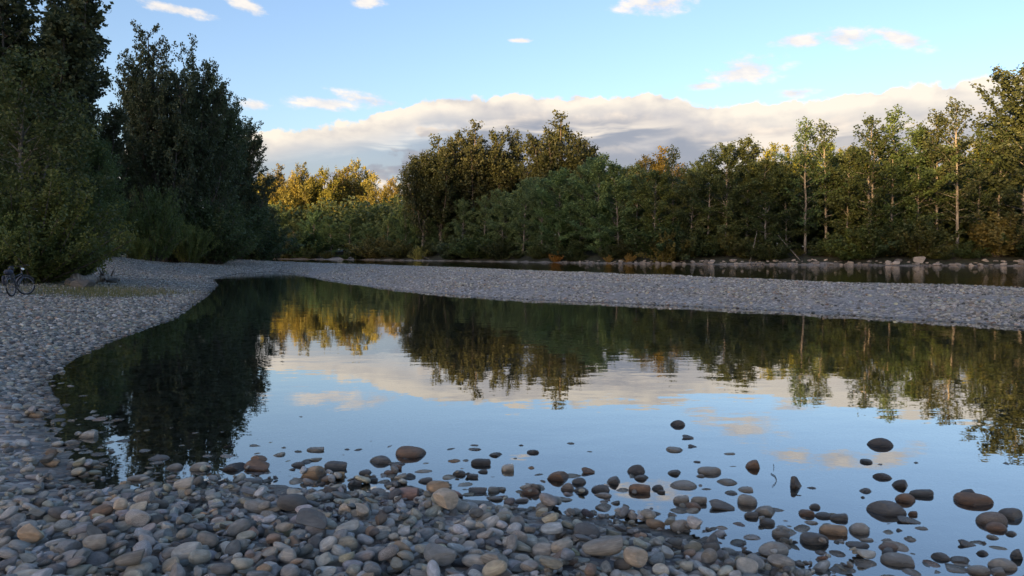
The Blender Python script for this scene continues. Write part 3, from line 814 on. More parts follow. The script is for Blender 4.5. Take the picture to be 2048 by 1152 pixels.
for (x, y, a, b, cc, cz, yaw) in water_fix:                    # what already stands at the edge
    ft = foot(x, y, np.array([a, b, cc]), (0, 0, yaw)) if BX0 + .4 < x < BX1 - .4 and BY0 + .4 < y < BY1 - .4 else None
    if ft: HM[ft[0]] = np.where(ft[1], np.maximum(HM[ft[0]], cz + ft[3]), HM[ft[0]])

def in_view(x, y, m=0.35):
    return (abs(x) < 0.72 * y + m) and y > 3.25

def beach_weight(x, y):
    z = base_at(x, y)
    return z
PLACED = []       # (c, axes, rot, tint, key/label)
def drop(n, smin, smax, power, cand, zlim, sink, jitter):
    k = 0; tries = 0
    while k < n and tries < n * 6:
        tries += 1
        a = smin + (smax - smin) * rng.random() ** power
        axes = np.array([a * rng.uniform(1.0, 1.25), a * rng.uniform(.60, .95), a * rng.uniform(.32, .64)])
        best = None
        for _ in range(cand):
            y = math.exp(rng.uniform(math.log(3.15), math.log(10.2))); x = rng.uniform(-0.74, 0.74) * y + rng.uniform(-.4, .4)
            if not (BX0 + .3 < x < BX1 - .3): continue
            gz = float(base_at(x, y))
            if gz < zlim + rng.uniform(-0.02, 0.02): continue
            i, j = int((x - BX0) / RES), int((y - BY0) / RES)
            rel = HM[j, i] - gz
            if best is None or rel < best[0]: best = (rel, x, y, gz)
        if best is None: continue
        _, x, y, gz = best
        r = settle(x, y, axes, rng.uniform(0, 6.28))
        if r is None: continue
        rot, z, ft = r
        z -= sink * axes[2]
        if z - gz > 0.055 + axes[2] * 1.35: continue
        HM[ft[0]] = np.where(ft[1], np.maximum(HM[ft[0]], z + ft[3]), HM[ft[0]])
        PLACED.append(((x, y, z), axes, rot, None, None)); k += 1

drop(3900, .020, .046, 1.3, 3, -0.004, .22, 0)
drop(1050, .040, .070, 1.6, 6, 0.002, .18, 0)
for (off, zx, zy, w, h, key, lab) in BEACH:
    px, py = off[0] + zx / 2, off[1] + zy / 2; w, h = w / 2, h / 2
    zg = 0.1
    for _ in range(6):
        p = P(px, py + h * 0.3, zg); zg = max(float(base_at(p[0], p[1])), 0) + 0.05
    a = 0.5 * w * p[1] / F; hh = h * p[1] / F
    axes = np.array([a, a * rng.uniform(.7, .85), max(.40 * a, min(hh * 0.48, a * 1.15))])
    r = settle(p[0], p[1], axes, rng.uniform(-.3, .3), 0.25)
    if r is None: continue
    rot, z, ft = r; z -= 0.42 * axes[2]
    HM[ft[0]] = np.where(ft[1], np.maximum(HM[ft[0]], z + ft[3]), HM[ft[0]])
    PLACED.append(((p[0], p[1], z), axes, rot, key, lab))
drop(1200, .026, .056, 1.6, 10, 0.004, .15, 0)
drop(2200, .011, .026, 1.0, 6, -0.004, .10, 0)

# leave out what lies wholly buried, then give the 300 largest in view their own objects
keep = []
for s in PLACED:
    ft = foot(s[0][0], s[0][1], s[1], s[2])
    vis = (ft[1] & (s[0][2] + ft[3] >= HM[ft[0]] - 0.002)).sum() / max(1, ft[1].sum())
    if vis > 0.03 or s[4]: keep.append((s, vis))
free = []
def seen(s, v):
    x, y, z = s[0]
    if abs(x) > 0.70 * y or y < 3.6: return 0
    return v * s[1][0] * s[1][1] / (y * y)
keep.sort(key=lambda e: -seen(*e))
n_ind = 300 - len(WATER) - len(BEACH)
mass = []; singles = []
for s, v in keep:
    if s[4]:
        place_stone(s[0], s[1], s[2], s[3], s[4], 'cobbles packed on the near beach')
    elif n_ind > 0 and seen(s, v) > 0:
        n_ind -= 1
        t4 = tuple(rand_tints(1, 1.28)[0])
        lum = sum(t4[:3]) / 3; wrm = t4[0] / t4[2]
        cw = ('speckled ' if t4[3] else '') + ('dark slate' if lum < .17 else 'tan brown' if wrm > 1.5 else 'pale' if lum > .40 else 'olive grey' if wrm > 1.32 else 'light grey' if lum > .31 else 'mid grey')
        o = place_stone(s[0], s[1], s[2], 'grey', 'cobble', 'cobbles packed on the near beach', shape=int(rng.integers(0, 12)), tint=t4)
        singles.append((s[0][1], s[0][0] / s[0][1], 'long' if s[1][0] > 1.45 * s[1][1] else 'rounded', cw, o))
    else: mass.append(s)
singles.sort(key=lambda e: e[0])
RN = ['along the bottom edge of beach', 'in the second beach row up', 'in the third beach row up', 'in the fourth beach row up', 'in the fifth beach row up', 'in the backmost beach row']
per = -(-len(singles) // 6)
for k in range(6):
    for j, e in enumerate(sorted(singles[k * per:(k + 1) * per], key=lambda e: e[1])):
        e[4]['label'] = '%s %s cobble, %s from left %s' % (e[2], e[3], nth(j + 1), RN[k])
scatter('cobbles', LIB_FINE, np.array([s[0] for s in mass]), np.array([s[2] for s in mass]), np.array([s[1] for s in mass]), rand_tints(len(mass), 1.28),
        'small grey cobbles filling the near beach between the larger stones', 'cobbles')
print('beach stones', len(PLACED), 'kept', len(keep), 'mass', len(mass))

# -- gravel of the bar, the left bank and the pool bed
def polar(n, d0, d1, a0, a1, power=0.0):
    u = rng.random(n)
    d = d0 * (d1 / d0) ** u if power == 0 else (d0 ** power + u * (d1 ** power - d0 ** power)) ** (1 / power)
    a = rng.uniform(a0, a1, n); return d * a, d
def gravel(name, lib, x, y, smin, smax, power, lift, tint, label, flat=(.40, .75), sunk=None):
    n = len(x); z = ground_z(x, y)
    a = smin + (smax - smin) * rng.random(n) ** power
    ax = np.stack([a, a * rng.uniform(.65, .95, n), a * rng.uniform(*flat, n)], 1)
    pos = np.stack([x, y, z + ax[:, 2] * lift], 1)
    if sunk is not None: pos[:, 2] = np.minimum(pos[:, 2], np.where(rng.random(n) < .10, .012, sunk) - ax[:, 2])
    rot = eul(rng.uniform(0, 6.28, n), rng.normal(0, .16, n), rng.normal(0, .16, n))
    scatter(name, lib, pos, rot, ax, tint, label, 'gravel')
# bar
x, y = polar(230000, 17, 110, -0.62, 0.80, 0.6)
d = sdf(LAND1, x, y); db = np.minimum.reduce([np.hypot(x - a, y - b) for a, b in ((14, 31), (5, 48), (-8, 70), (-20, 88), (22, 26), (9.5, 39), (-2, 60), (-15, 80))])
sel = (d > -0.25) & ((x + 11) * 0.56 + (y - 44) * 0.35 + 4 > 0) & (y > 15) & ~((x < -16) & (y < 66))
x, y = x[sel], y[sel]
sort_ = wob(x, y, 4.5, 4) + .5 * wob(x, y, 1.6, 5)
thin = rng.random(len(x)) < np.clip(.62 + .55 * sort_, .16, 1); x, y = x[thin], y[thin]
gravel('bar_gravel', LIB_LOW, x, y, .018, .075, 2.8, .35, rand_tints(len(x), 1.2, 1.35) * np.array([1.04, 1.0, .95, 1]), 'grey pebbles covering the low gravel bar across the pool')
print('bar', len(x))
# left bank
x, y = polar(190000, 9.0, 110, -0.80, -0.28, 0.45)
d = sdf(LAND1, x, y)
sel = (d > -0.3) & (d < 22) & (x < -3.5) & ~((x > -16) & (y > 66)) & (soilmask(x, y) if 'soilmask' in globals() else True)
x, y = x[sel], y[sel]
near = y < 24
soil_ = np.exp(-(((x - bike0[0] + 0.8) / 2.4) ** 2 + ((y - bike0[1] - 1.5) / 3.4) ** 2))
thin = rng.random(len(x)) > soil_ * .9
x, y, near = x[thin], y[thin], near[thin]
gravel('bank_pebbles', LIB_MID, x[near], y[near], .016, .066, 2.2, .35, rand_tints(near.sum(), .95, 1.3), 'grey pebbles sloping down the left bank to the pool')
gravel('bank_gravel', LIB_LOW, x[~near], y[~near], .018, .064, 2.2, .35, rand_tints((~near).sum(), .95, 1.5), 'grey gravel of the path along the left bank trees')
print('left', len(x), near.sum())
# pool bed
x, y = polar(26000, 4.2, 24, -0.80, 0.80, 0.3)
d = sdf(LAND1, x, y); sel = (d < 0.12); x, y = x[sel], y[sel]
gravel('bed_stones', LIB_MID, x, y, .03, .11, 1.8, .05, rand_tints(len(x), 1.15, 1.2), 'dark stones lying under water on the pool bed', (.25, .42), -.012)
print('bed', len(x))

# ------------------------------------------------------------------ trees
def unit(v):
    v = np.asarray(v, float); return v / (np.linalg.norm(v, axis=-1, keepdims=True) + 1e-9)

def leaves(name, cen, size, mat, r, up=0.3, aspect=1.5, clump=None, axis_=None):
    """one rhombic face for each leaf"""
    n = len(cen)
    nrm = r.normal(size=(n, 3)); nrm[:, 2] = np.abs(nrm[:, 2]) + up; nrm = unit(nrm)
    t = r.normal(size=(n, 3)) if axis_ is None else axis_ + r.normal(size=(n, 3)) * 0.45
    u = unit(np.cross(nrm, np.cross(t, nrm))); v = np.cross(nrm, u)
    s = (size * r.uniform(.65, 1.3, n))[:, None] * 0.5
    V = np.stack([cen - u * s * aspect, cen - v * s, cen + u * s * aspect, cen + v * s], 1).reshape(-1, 3)
    Fc = np.arange(n * 4).reshape(-1, 4)
    lv = np.clip((clump if clump is not None else 0.5) + r.normal(0, .22, n), 0, 1)
    return mesh(name, V, Fc, False, [mat], {'leafvar': ('FACE', lv)})

def on_twigs(a, b, per, spread, r, clump):
    """leaf centres scattered along the twigs a-b"""
    n = len(a); k = per
    t = r.random((n, k)) ** 0.8
    c = a[:, None] + (b - a)[:, None] * t[..., None] + r.normal(0, spread, (n, k, 3))
    ax = np.repeat(unit(b - a)[:, None], k, 1)
    cl = np.repeat(clump[:, None], k, 1)
    return c.reshape(-1, 3), cl.ravel(), ax.reshape(-1, 3)

def curve_up(p0, d0, L, lift, n, r, wig=0.06):
    pts = [np.array(p0, float)]; d = unit(d0)
    for i in range(n - 1):
        d = unit(d + np.array([0, 0, lift / n]) + r.normal(0, wig, 3)); pts.append(pts[-1] + d * L / (n - 1))
    return np.array(pts)

def cottonwood(seed, H=24.0, leaders=6, spread=0.17, low=0.10, leaf=0.24, dens=1.0, mat=None, sub=20, dome=0.0, fluff=0.17):
    r = np.random.default_rng(seed); mb = MB(); ta, tb, tc_ = [], [], []
    n = 12; z = np.linspace(0, H * 0.97, n)
    lean = r.normal(0, .02, 2)
    main = np.stack([lean[0] * z + np.cumsum(r.normal(0, .06, n)), lean[1] * z + np.cumsum(r.normal(0, .06, n)), z], 1)
    mb.tube(main, 0.016 * H * (1 - z / H) ** 0.8 + 0.03, 8)
    stems = [(main, 0.12)]
    for i in range(leaders):
        h0 = H * r.uniform(low, 0.42); th = i * 6.283 / leaders + r.uniform(-.4, .4); R_ = H * spread * r.uniform(.35, 1.15)
        top_ = H * (r.uniform(.62, .98) if not dome else (1.0 - dome * (R_ / (H * spread)) ** 2) * r.uniform(.86, 1.0)); t = np.linspace(0, 1, 9)
        rad = R_ * (1 - (1 - t) ** 1.7); p0 = np.array([np.interp(h0, z, main[:, 0]), np.interp(h0, z, main[:, 1])])
        st = np.stack([p0[0] + rad * math.cos(th) + r.normal(0, .08, 9), p0[1] + rad * math.sin(th) + r.normal(0, .08, 9), h0 + (top_ - h0) * t ** 1.05], 1)
        mb.tube(st, 0.007 * H * (1 - t * .85), 6); stems.append((st, 0.02))
    for st, t0 in stems:
        m = len(st)
        for t in np.linspace(max(t0, .05), 0.985, sub):
            f = t * (m - 1); i = min(int(f), m - 2); p = st[i] + (st[i + 1] - st[i]) * (f - i); ax = unit(st[i + 1] - st[i])
            for _ in range(2):
                th = r.uniform(0, 6.283); out = np.array([math.cos(th), math.sin(th), 0])
                L = (H * 0.135 * (1 - t) ** (.6 - .2 * (dome > 0)) + 0.7 + .8 * (dome > 0)) * r.uniform(.55, 1.2)
                br = curve_up(p, out * (1.0 + .5 * (dome > 0)) + ax * r.uniform(.45, 1.0), L, 0.9, 5, r)
                mb.tube(br[[0, 2, 4]], [0.035, .022, .008], 4, cap=False)
                cl = np.clip(r.normal(.45, .22), 0, 1)
                for s in np.linspace(.25, 1, 5):
                    g = s * 4; k = min(int(g), 3); q_ = br[k] + (br[k + 1] - br[k]) * (g - k)
                    ta.append(q_); tb.append(q_ + unit(r.normal(0, .5, 3) + np.array([0, 0, .75]) + out * .35) * r.uniform(.45, 1.0)); tc_.append(cl)
    ta, tb, tc_ = map(np.array, (ta, tb, tc_))
    c, cl, ax = on_twigs(ta, tb, max(2, int(round(30 * dens))), fluff, r, tc_)
    return mb.mesh('trunk', M_BARK), leaves('crown', c, leaf, mat or M_COTTON, r, 0.2, 1.25, cl, ax), H

def alder(seed, H=20.0, base=0.22, width=0.20, leaf=0.22, per=26, nb=40, mat=None, twin=0.0):
    r = np.random.default_rng(seed); mb = MB(); ta, tb, tc_ = [], [], []
    stems = []
    for k in range(2 if r.random() < twin else 1):
        n = 14; z = np.linspace(0, H * (0.98 - .12 * k), n); lean = r.normal(0, .035, 2) + (r.normal(0, .06, 2) if k else 0)
        cur = np.stack([lean[0] * z + np.cumsum(r.normal(0, .09, n)), lean[1] * z + np.cumsum(r.normal(0, .09, n)), z], 1); cur[:, :2] -= cur[0, :2]
        mb.tube(cur, 0.0088 * H * (1 - z / H) ** .7 + .022, 7); stems.append((cur, z))
    gold = r.uniform(0, 6.28)
    for cur, z in stems:
        for t in np.linspace(base, 0.985, nb):
            t = min(.985, t + r.normal(0, .01)); hz = t * z[-1]
            p = np.array([np.interp(hz, z, cur[:, 0]), np.interp(hz, z, cur[:, 1]), hz]); gold += 2.4 + r.normal(0, .4)
            prof = math.sin(math.pi * min(1, max(0.05, (t - base * .5) / (1.02 - base * .5))) ** 0.75) ** 0.8
            L = (H * width * prof + .35) * r.uniform(.5, 1.25)
            ele = 0.22 + 0.75 * t + r.normal(0, .22)
            out = np.array([math.cos(gold), math.sin(gold), math.tan(np.clip(ele, -.4, 1.1))])
            br = curve_up(p, out, L, -0.12 + .25 * t, 6, r, .10)
            mb.tube(br[[0, 2, 5]], [.030 + .006 * L, .02, .007], 4, cap=False)
            cl = np.clip(r.normal(.45, .25), 0, 1); fl = unit(br[-1] - br[0]); side = unit(np.cross(fl, [0, 0, 1.]))
            for s in np.linspace(.28, 1, max(4, int(L * 2.6))):
                g = s * 5; k = min(int(g), 4); q_ = br[k] + (br[k + 1] - br[k]) * (g - k)
                sg = r.choice([-1, 1])
                ta.append(q_); tb.append(q_ + unit(fl * .8 + side * sg * r.uniform(.3, 1) + np.array([0, 0, r.normal(.25, .35)])) * r.uniform(.4, 1.05)); tc_.append(cl)
    ta, tb, tc_ = map(np.array, (ta, tb, tc_))
    c, cl, ax = on_twigs(ta, tb, per, 0.22, r, tc_)
    c[:, 2] += r.normal(0, .05, len(c))
    return mb.mesh('trunk', M_PALE), leaves('crown', c, leaf, mat or M_ALDER, r, 0.35, 1.3, cl, ax), H

def bush(seed, H=4.0, W_=1.0, leaf=0.12, per=20, stems=60, mat=None, upright=0.5, asp=2.2):
    r = np.random.default_rng(seed); mb = MB(); ta, tb, tc_ = [], [], []
    for i in range(stems):
        th = r.uniform(0, 6.283); ph = r.random() ** .7
        d = np.array([math.cos(th) * ph * W_, math.sin(th) * ph * W_, 1.15 - .75 * ph])
        L = H * r.uniform(.70, 1.08)
        st = curve_up(np.array([math.cos(th), math.sin(th), 0]) * r.uniform(0, .15) * H, d, L, upright * .5, 7, r, .09)
        st[:, 2] = np.maximum(st[:, 2], 0.02)
        mb.tube(st[[0, 3, 6]], [.012 * H, .007 * H, .003 * H], 4, cap=False)
        cl = np.clip(r.normal(.45, .25), 0, 1)
        for s in np.linspace(.12, 1, 13):
            g = s * 6; k = min(int(g), 5); q_ = st[k] + (st[k + 1] - st[k]) * (g - k)
            for _ in range(2):
                ta.append(q_); tb.append(q_ + unit(unit(d) * .5 + r.normal(0, .6, 3) + np.array([0, 0, upright])) * H * r.uniform(.08, .17)); tc_.append(cl)
    ta, tb, tc_ = map(np.array, (ta, tb, tc_))
    c, cl, ax = on_twigs(ta, tb, per, 0.022 * H, r, tc_)
    c[:, 2] = np.maximum(c[:, 2], 0.02)
    return mb.mesh('stems', M_BARK), leaves('foliage', c, leaf, mat or M_WILLOW, r, .3, asp, cl, ax), H

LIBT = {
 'cottonA': cottonwood(11, 24, 8, .19, .03, .23, .95), 'cottonB': cottonwood(12, 24, 7, .17, .03, .23, 1.0), 'cottonC': cottonwood(15, 24, 9, .22, .03, .23, .85),
 'peakA': cottonwood(13, 24, 9, .19, .03, .22, .80, dome=.42), 'peakB': cottonwood(14, 24, 10, .21, .03, .22, .75, dome=.46),
 'farcotA': cottonwood(21, 24, 9, .24, .12, .34, .40, sub=16, dome=.28, fluff=.28), 'farcotB': cottonwood(22, 24, 8, .22, .15, .34, .42, sub=16, dome=.24, fluff=.28),
 'farcotC': cottonwood(23, 24, 11, .26, .10, .34, .36, sub=16, dome=.34, fluff=.28),
 'alderA': alder(31, 20, .10, .27, .26, 20, 58, twin=0), 'alderB': alder(32, 20, .18, .22, .25, 12, 46, twin=1), 'alderC': alder(33, 20, .10, .32, .26, 20, 62),
 'alderD': alder(36, 20, .22, .21, .25, 11, 44, twin=0), 'alderE': alder(37, 20, .05, .36, .28, 20, 62),
 'maple': alder(41, 12, .06, .36, .16, 30, 66), 'willowA': bush(51, 5, .9, .115, 15, 60), 'willowB': bush(52, 5, .75, .115, 15, 55, upright=.9),
 'shrubA': bush(53, 4, 1.0, .20, 9, 44, asp=1.5), 'shrubB': bush(54, 4, .85, .20, 9, 40, asp=1.4, upright=.8), 'shrubC': bush(55, 4, 1.1, .20, 8, 40, asp=1.5, upright=.2),
 'nearA': bush(56, 4, .95, .085, 22, 60, asp=1.6), 'nearB': bush(57, 4, .8, .085, 22, 56, asp=1.7, upright=.9)}

def plant(lib, name, x, y, h, label, cat, group, tint, wide=1.0, sink=0.1, parts=('trunk', 'crown')):
    st, cr, H = LIBT[lib]
    k = h / H
    z = float(ground_z(np.array([x]), np.array([y]))[0]) - sink
    e = link(name, None, None, (x, y, z), (0, 0, rng.uniform(0, 6.283)))
    tag(e, label, cat, group)
    a = link(parts[0], st, e, scale=(k * wide, k * wide, k)); b = link(parts[1], cr, e, scale=(k * wide, k * wide, k))
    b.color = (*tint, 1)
    return e

def at(px, D): return (px - 1024) / F * D, D
def hgt(py, D, zb): return CAMZ + (HOR - py) * D / (F * CP) - zb
def jit(c, s=.10):
    k = math.exp(rng.normal(0, s)); return tuple(v * k * math.exp(rng.normal(0, s * .4)) for v in c)

# left bank: cottonwoods, maple, willows
LEFT = [('cottonA', 45, 46, -170, 1.15, 'tallest dark cottonwood at the left frame edge, its top out of the picture'),
        ('cottonC', 116, 56, -20, .85, 'dark cottonwood right of the tallest one, its flank stepping down to the sky'),
        ('cottonC', 185, 62, 150, .95, 'shorter dark cottonwood before the notch of sky on the left'),
        ('peakA', 330, 74, 50, 0.74, 'double crowned cottonwood standing alone against the sky on the left'),
        ('peakB', 388, 78, 86, 0.8, 'cottonwood joined to the right side of the double crowned one'),
        ('peakA', 436, 86, 156, .95, 'cottonwood with stepped crown right of the double crowned pair'),
        ('peakB', 478, 98, 218, .95, 'last tall cottonwood of the left bank with feathery top'),
        ('cottonB', 505, 118, 345, 1.0, 'low dark cottonwood closing the left tree line'),
        ('cottonC', 524, 128, 395, 1.0, 'lowest dark tree at the tip of the left tree line'),
        ('cottonA', 222, 70, 225, .85, 'dim cottonwood on the left edge of the sky notch'),
        ('cottonB', 300, 82, 235, .9, 'dark cottonwood half hidden behind the double crowned one'),
        ('cottonB', 258, 84, 305, .9, 'distant cottonwood filling the foot of the sky notch')]
for lib, px, D, py, wd, lab in LEFT:
    x, y = at(px, D); zb = float(ground_z(np.array([x]), np.array([y]))[0])
    plant(lib, 'cottonwood_tree', x, y, hgt(py, D, zb) * .965, lab, 'tree', 'cottonwoods of the left bank', jit((.75, .78, .80), .07), wd)
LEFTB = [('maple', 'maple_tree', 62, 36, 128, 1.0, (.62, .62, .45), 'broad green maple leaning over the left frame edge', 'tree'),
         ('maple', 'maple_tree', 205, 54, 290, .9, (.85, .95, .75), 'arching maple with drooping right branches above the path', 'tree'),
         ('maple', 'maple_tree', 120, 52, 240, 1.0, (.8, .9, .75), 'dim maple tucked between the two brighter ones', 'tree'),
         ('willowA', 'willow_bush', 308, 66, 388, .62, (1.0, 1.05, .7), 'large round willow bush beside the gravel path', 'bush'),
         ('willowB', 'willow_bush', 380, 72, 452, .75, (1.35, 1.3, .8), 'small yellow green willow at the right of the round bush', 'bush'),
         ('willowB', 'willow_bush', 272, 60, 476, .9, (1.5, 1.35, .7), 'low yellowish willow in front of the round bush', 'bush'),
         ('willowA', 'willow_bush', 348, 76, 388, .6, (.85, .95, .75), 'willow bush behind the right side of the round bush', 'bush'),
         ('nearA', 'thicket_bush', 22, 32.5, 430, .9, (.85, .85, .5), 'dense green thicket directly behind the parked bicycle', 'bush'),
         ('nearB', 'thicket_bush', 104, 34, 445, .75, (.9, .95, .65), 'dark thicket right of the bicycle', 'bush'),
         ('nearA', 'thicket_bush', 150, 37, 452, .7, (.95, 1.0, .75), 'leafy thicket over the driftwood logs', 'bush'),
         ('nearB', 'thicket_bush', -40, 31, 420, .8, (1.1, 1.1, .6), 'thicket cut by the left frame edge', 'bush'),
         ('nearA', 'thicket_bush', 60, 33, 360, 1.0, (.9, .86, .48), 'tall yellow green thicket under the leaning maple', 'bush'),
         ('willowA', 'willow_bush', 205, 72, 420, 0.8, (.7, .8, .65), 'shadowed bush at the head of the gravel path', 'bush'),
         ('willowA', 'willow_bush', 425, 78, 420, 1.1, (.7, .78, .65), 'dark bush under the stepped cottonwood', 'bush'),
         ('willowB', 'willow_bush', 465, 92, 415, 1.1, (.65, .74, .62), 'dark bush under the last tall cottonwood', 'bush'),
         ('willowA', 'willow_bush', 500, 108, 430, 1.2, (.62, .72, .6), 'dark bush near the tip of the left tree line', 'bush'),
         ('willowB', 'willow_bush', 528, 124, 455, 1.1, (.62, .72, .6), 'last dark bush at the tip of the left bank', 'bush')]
for lib, nm, px, D, py, wd, tint, lab, cat in LEFTB:
    x, y = at(px, D); zb = float(ground_z(np.array([x]), np.array([y]))[0])
    tree = nm == 'maple_tree'
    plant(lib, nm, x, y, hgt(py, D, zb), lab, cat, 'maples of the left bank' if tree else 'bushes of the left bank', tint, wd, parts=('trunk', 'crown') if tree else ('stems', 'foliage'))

def bank_D(px):
    """distance of the far waterline at this picture column"""
    for (x0, y0), (x1, y1) in zip(FAR[:-1], FAR[1:]):
        a, b = x0 / y0, x1 / y1; s = (px - 1024) / F
        if b <= s <= a: return y0 + (y1 - y0) * (a - s) / (a - b)
    return FAR[-1][1] if (px - 1024) / F < FAR[-1][0] / FAR[-1][1] else FAR[0][1]

# far left distance: cottonwoods, their golden sunlight partly put into the leaf tint
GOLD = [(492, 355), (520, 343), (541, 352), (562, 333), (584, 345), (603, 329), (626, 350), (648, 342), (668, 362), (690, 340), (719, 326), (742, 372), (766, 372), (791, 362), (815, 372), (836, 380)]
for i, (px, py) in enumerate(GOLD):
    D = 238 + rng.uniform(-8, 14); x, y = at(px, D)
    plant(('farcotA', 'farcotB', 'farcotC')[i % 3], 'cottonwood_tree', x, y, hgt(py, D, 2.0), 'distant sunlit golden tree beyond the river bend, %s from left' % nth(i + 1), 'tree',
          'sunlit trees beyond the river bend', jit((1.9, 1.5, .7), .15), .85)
# the tall cottonwoods of the far bank
BIG = [('farcotB', 846, 176, 300, .85, 'leftmost leaning cottonwood of the tall far bank group'), ('farcotA', 884, 178, 268, .9, 'second cottonwood of the tall far bank group, gold tipped'),
       ('farcotC', 922, 182, 262, .85, 'third cottonwood of the tall far bank group'), ('farcotA', 948, 178, 246, .85, 'highest gold topped cottonwood in the middle of the far bank'),
       ('farcotB', 985, 180, 266, .9, 'cottonwood just right of the highest gold topped one'), ('farcotC', 1026, 184, 264, .8, 'rightmost gold edged cottonwood of the tall group'),
       ('farcotA', 1122, 170, 234, .88, 'single tall cottonwood right of the gold topped group'), ('farcotB', 1086, 172, 300, .8, 'lower cottonwood at the left foot of the single tall one'),
       ('farcotB', 1165, 172, 290, .8, 'lower cottonwood at the right foot of the single tall one')]
for lib, px, D, py, wd, lab in BIG:
    x, y = at(px, D); plant(lib, 'cottonwood_tree', x, y, hgt(py, D, 3.0), lab, 'tree', 'tall cottonwoods of the far bank', jit((.58, .58, .46), .06), wd * 1.12)
# alders along the far bank, front row
FRONT = [(552, 400), (588, 428), (628, 415), (664, 425), (700, 420), (738, 436), (776, 428), (814, 408), (850, 396), (884, 402), (926, 392), (968, 386), (1006, 372), (1046, 356),
         (1084, 350), (1120, 340), (1158, 330), (1200, 314), (1238, 326), (1272, 322), (1308, 330), (1346, 284), (1382, 332), (1415, 286), (1452, 280), (1492, 264), (1530, 306),
         (1572, 318), (1610, 230), (1650, 236), (1690, 284), (1736, 222), (1782, 208), (1832, 250), (1870, 218), (1912, 192), (1952, 252), (1992, 232), (2046, 128), (2100, 150)]
for i, (px, py) in enumerate(FRONT):
    D = bank_D(px) + rng.uniform(5, 9) + (6 if px < 1000 else 0); x, y = at(px, D)
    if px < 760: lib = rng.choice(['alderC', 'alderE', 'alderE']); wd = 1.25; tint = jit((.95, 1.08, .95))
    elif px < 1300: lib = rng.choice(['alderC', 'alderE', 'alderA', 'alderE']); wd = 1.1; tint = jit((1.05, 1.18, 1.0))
    else: lib = rng.choice(['alderB', 'alderD', 'alderA', 'alderD', 'alderC']) if py < 300 else rng.choice(['alderA', 'alderC', 'alderE']); wd = 1.08; tint = jit((.58, .62, .48), .14); py += 6  # right-hand alders get darker leaves, shade put into the tint
    if px > 2000: lib, wd = 'alderC', 1.1
    zb = 2.4
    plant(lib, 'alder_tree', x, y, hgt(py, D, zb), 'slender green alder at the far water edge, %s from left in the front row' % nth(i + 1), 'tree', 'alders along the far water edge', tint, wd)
# second row, golden sunlight put into the brighter leaf tints
BACK = [(1292, 312, (2.3, 1.5, .6), 'farcotC'), (1322, 300, (2.4, 1.5, .6), 'farcotA'), (1372, 342, (1.2, 1.2, .7), 'alderE'), (1440, 352, (1.5, 1.4, .7), 'alderE'), (1502, 334, (1.6, 1.45, .7), 'alderC'),
        (1548, 290, (2.0, 1.75, .6), 'farcotC'), (1584, 292, (2.0, 1.75, .6), 'farcotA'), (1634, 300, (1.7, 1.55, .6), 'alderE'), (1684, 298, (2.0, 1.7, .6), 'farcotC'), (1722, 310, (1.8, 1.6, .6), 'alderE'),
        (1770, 296, (1.8, 1.6, .6), 'farcotA'), (1812, 318, (1.6, 1.5, .6), 'alderE'), (1856, 300, (1.8, 1.6, .6), 'farcotC'), (1902, 296, (1.6, 1.5, .6), 'alderE'), (1946, 282, (2.0, 1.75, .6), 'farcotA'),
        (1986, 276, (2.0, 1.7, .6), 'farcotC'), (2030, 250, (1.5, 1.4, .6), 'farcotA'), (1240, 342, (1.1, 1.1, .75), 'alderE'), (1400, 330, (.8, .85, .6), 'alderE'), (1466, 345, (.8, .85, .6), 'alderC'), (1660, 320, (.75, .8, .55), 'alderE'), (1745, 325, (.75, .8, .55), 'alderC'), (1830, 330, (.75, .8, .55), 'alderE'), (1925, 320, (.75, .8, .55), 'alderC'), (2005, 310, (.75, .8, .55), 'alderE'), (1180, 345, (1.0, 1.05, .8), 'alderC'), (1060, 365, (.95, 1.0, .8), 'alderE')]
BACK.sort(key=lambda e: e[0])
for i, (px, py, tint, lib) in enumerate(BACK):
    D = bank_D(px) + rng.uniform(24, 34); x, y = at(px, D)
    plant(lib, 'broadleaf_tree', x, y, hgt(py, D, 3.2), 'green to sun-gold tinted tree showing behind the far bank alders, %s from left' % nth(i + 1), 'tree', 'green and sun-gold tinted trees behind the far bank alders', jit(tint, .06), 1.05)
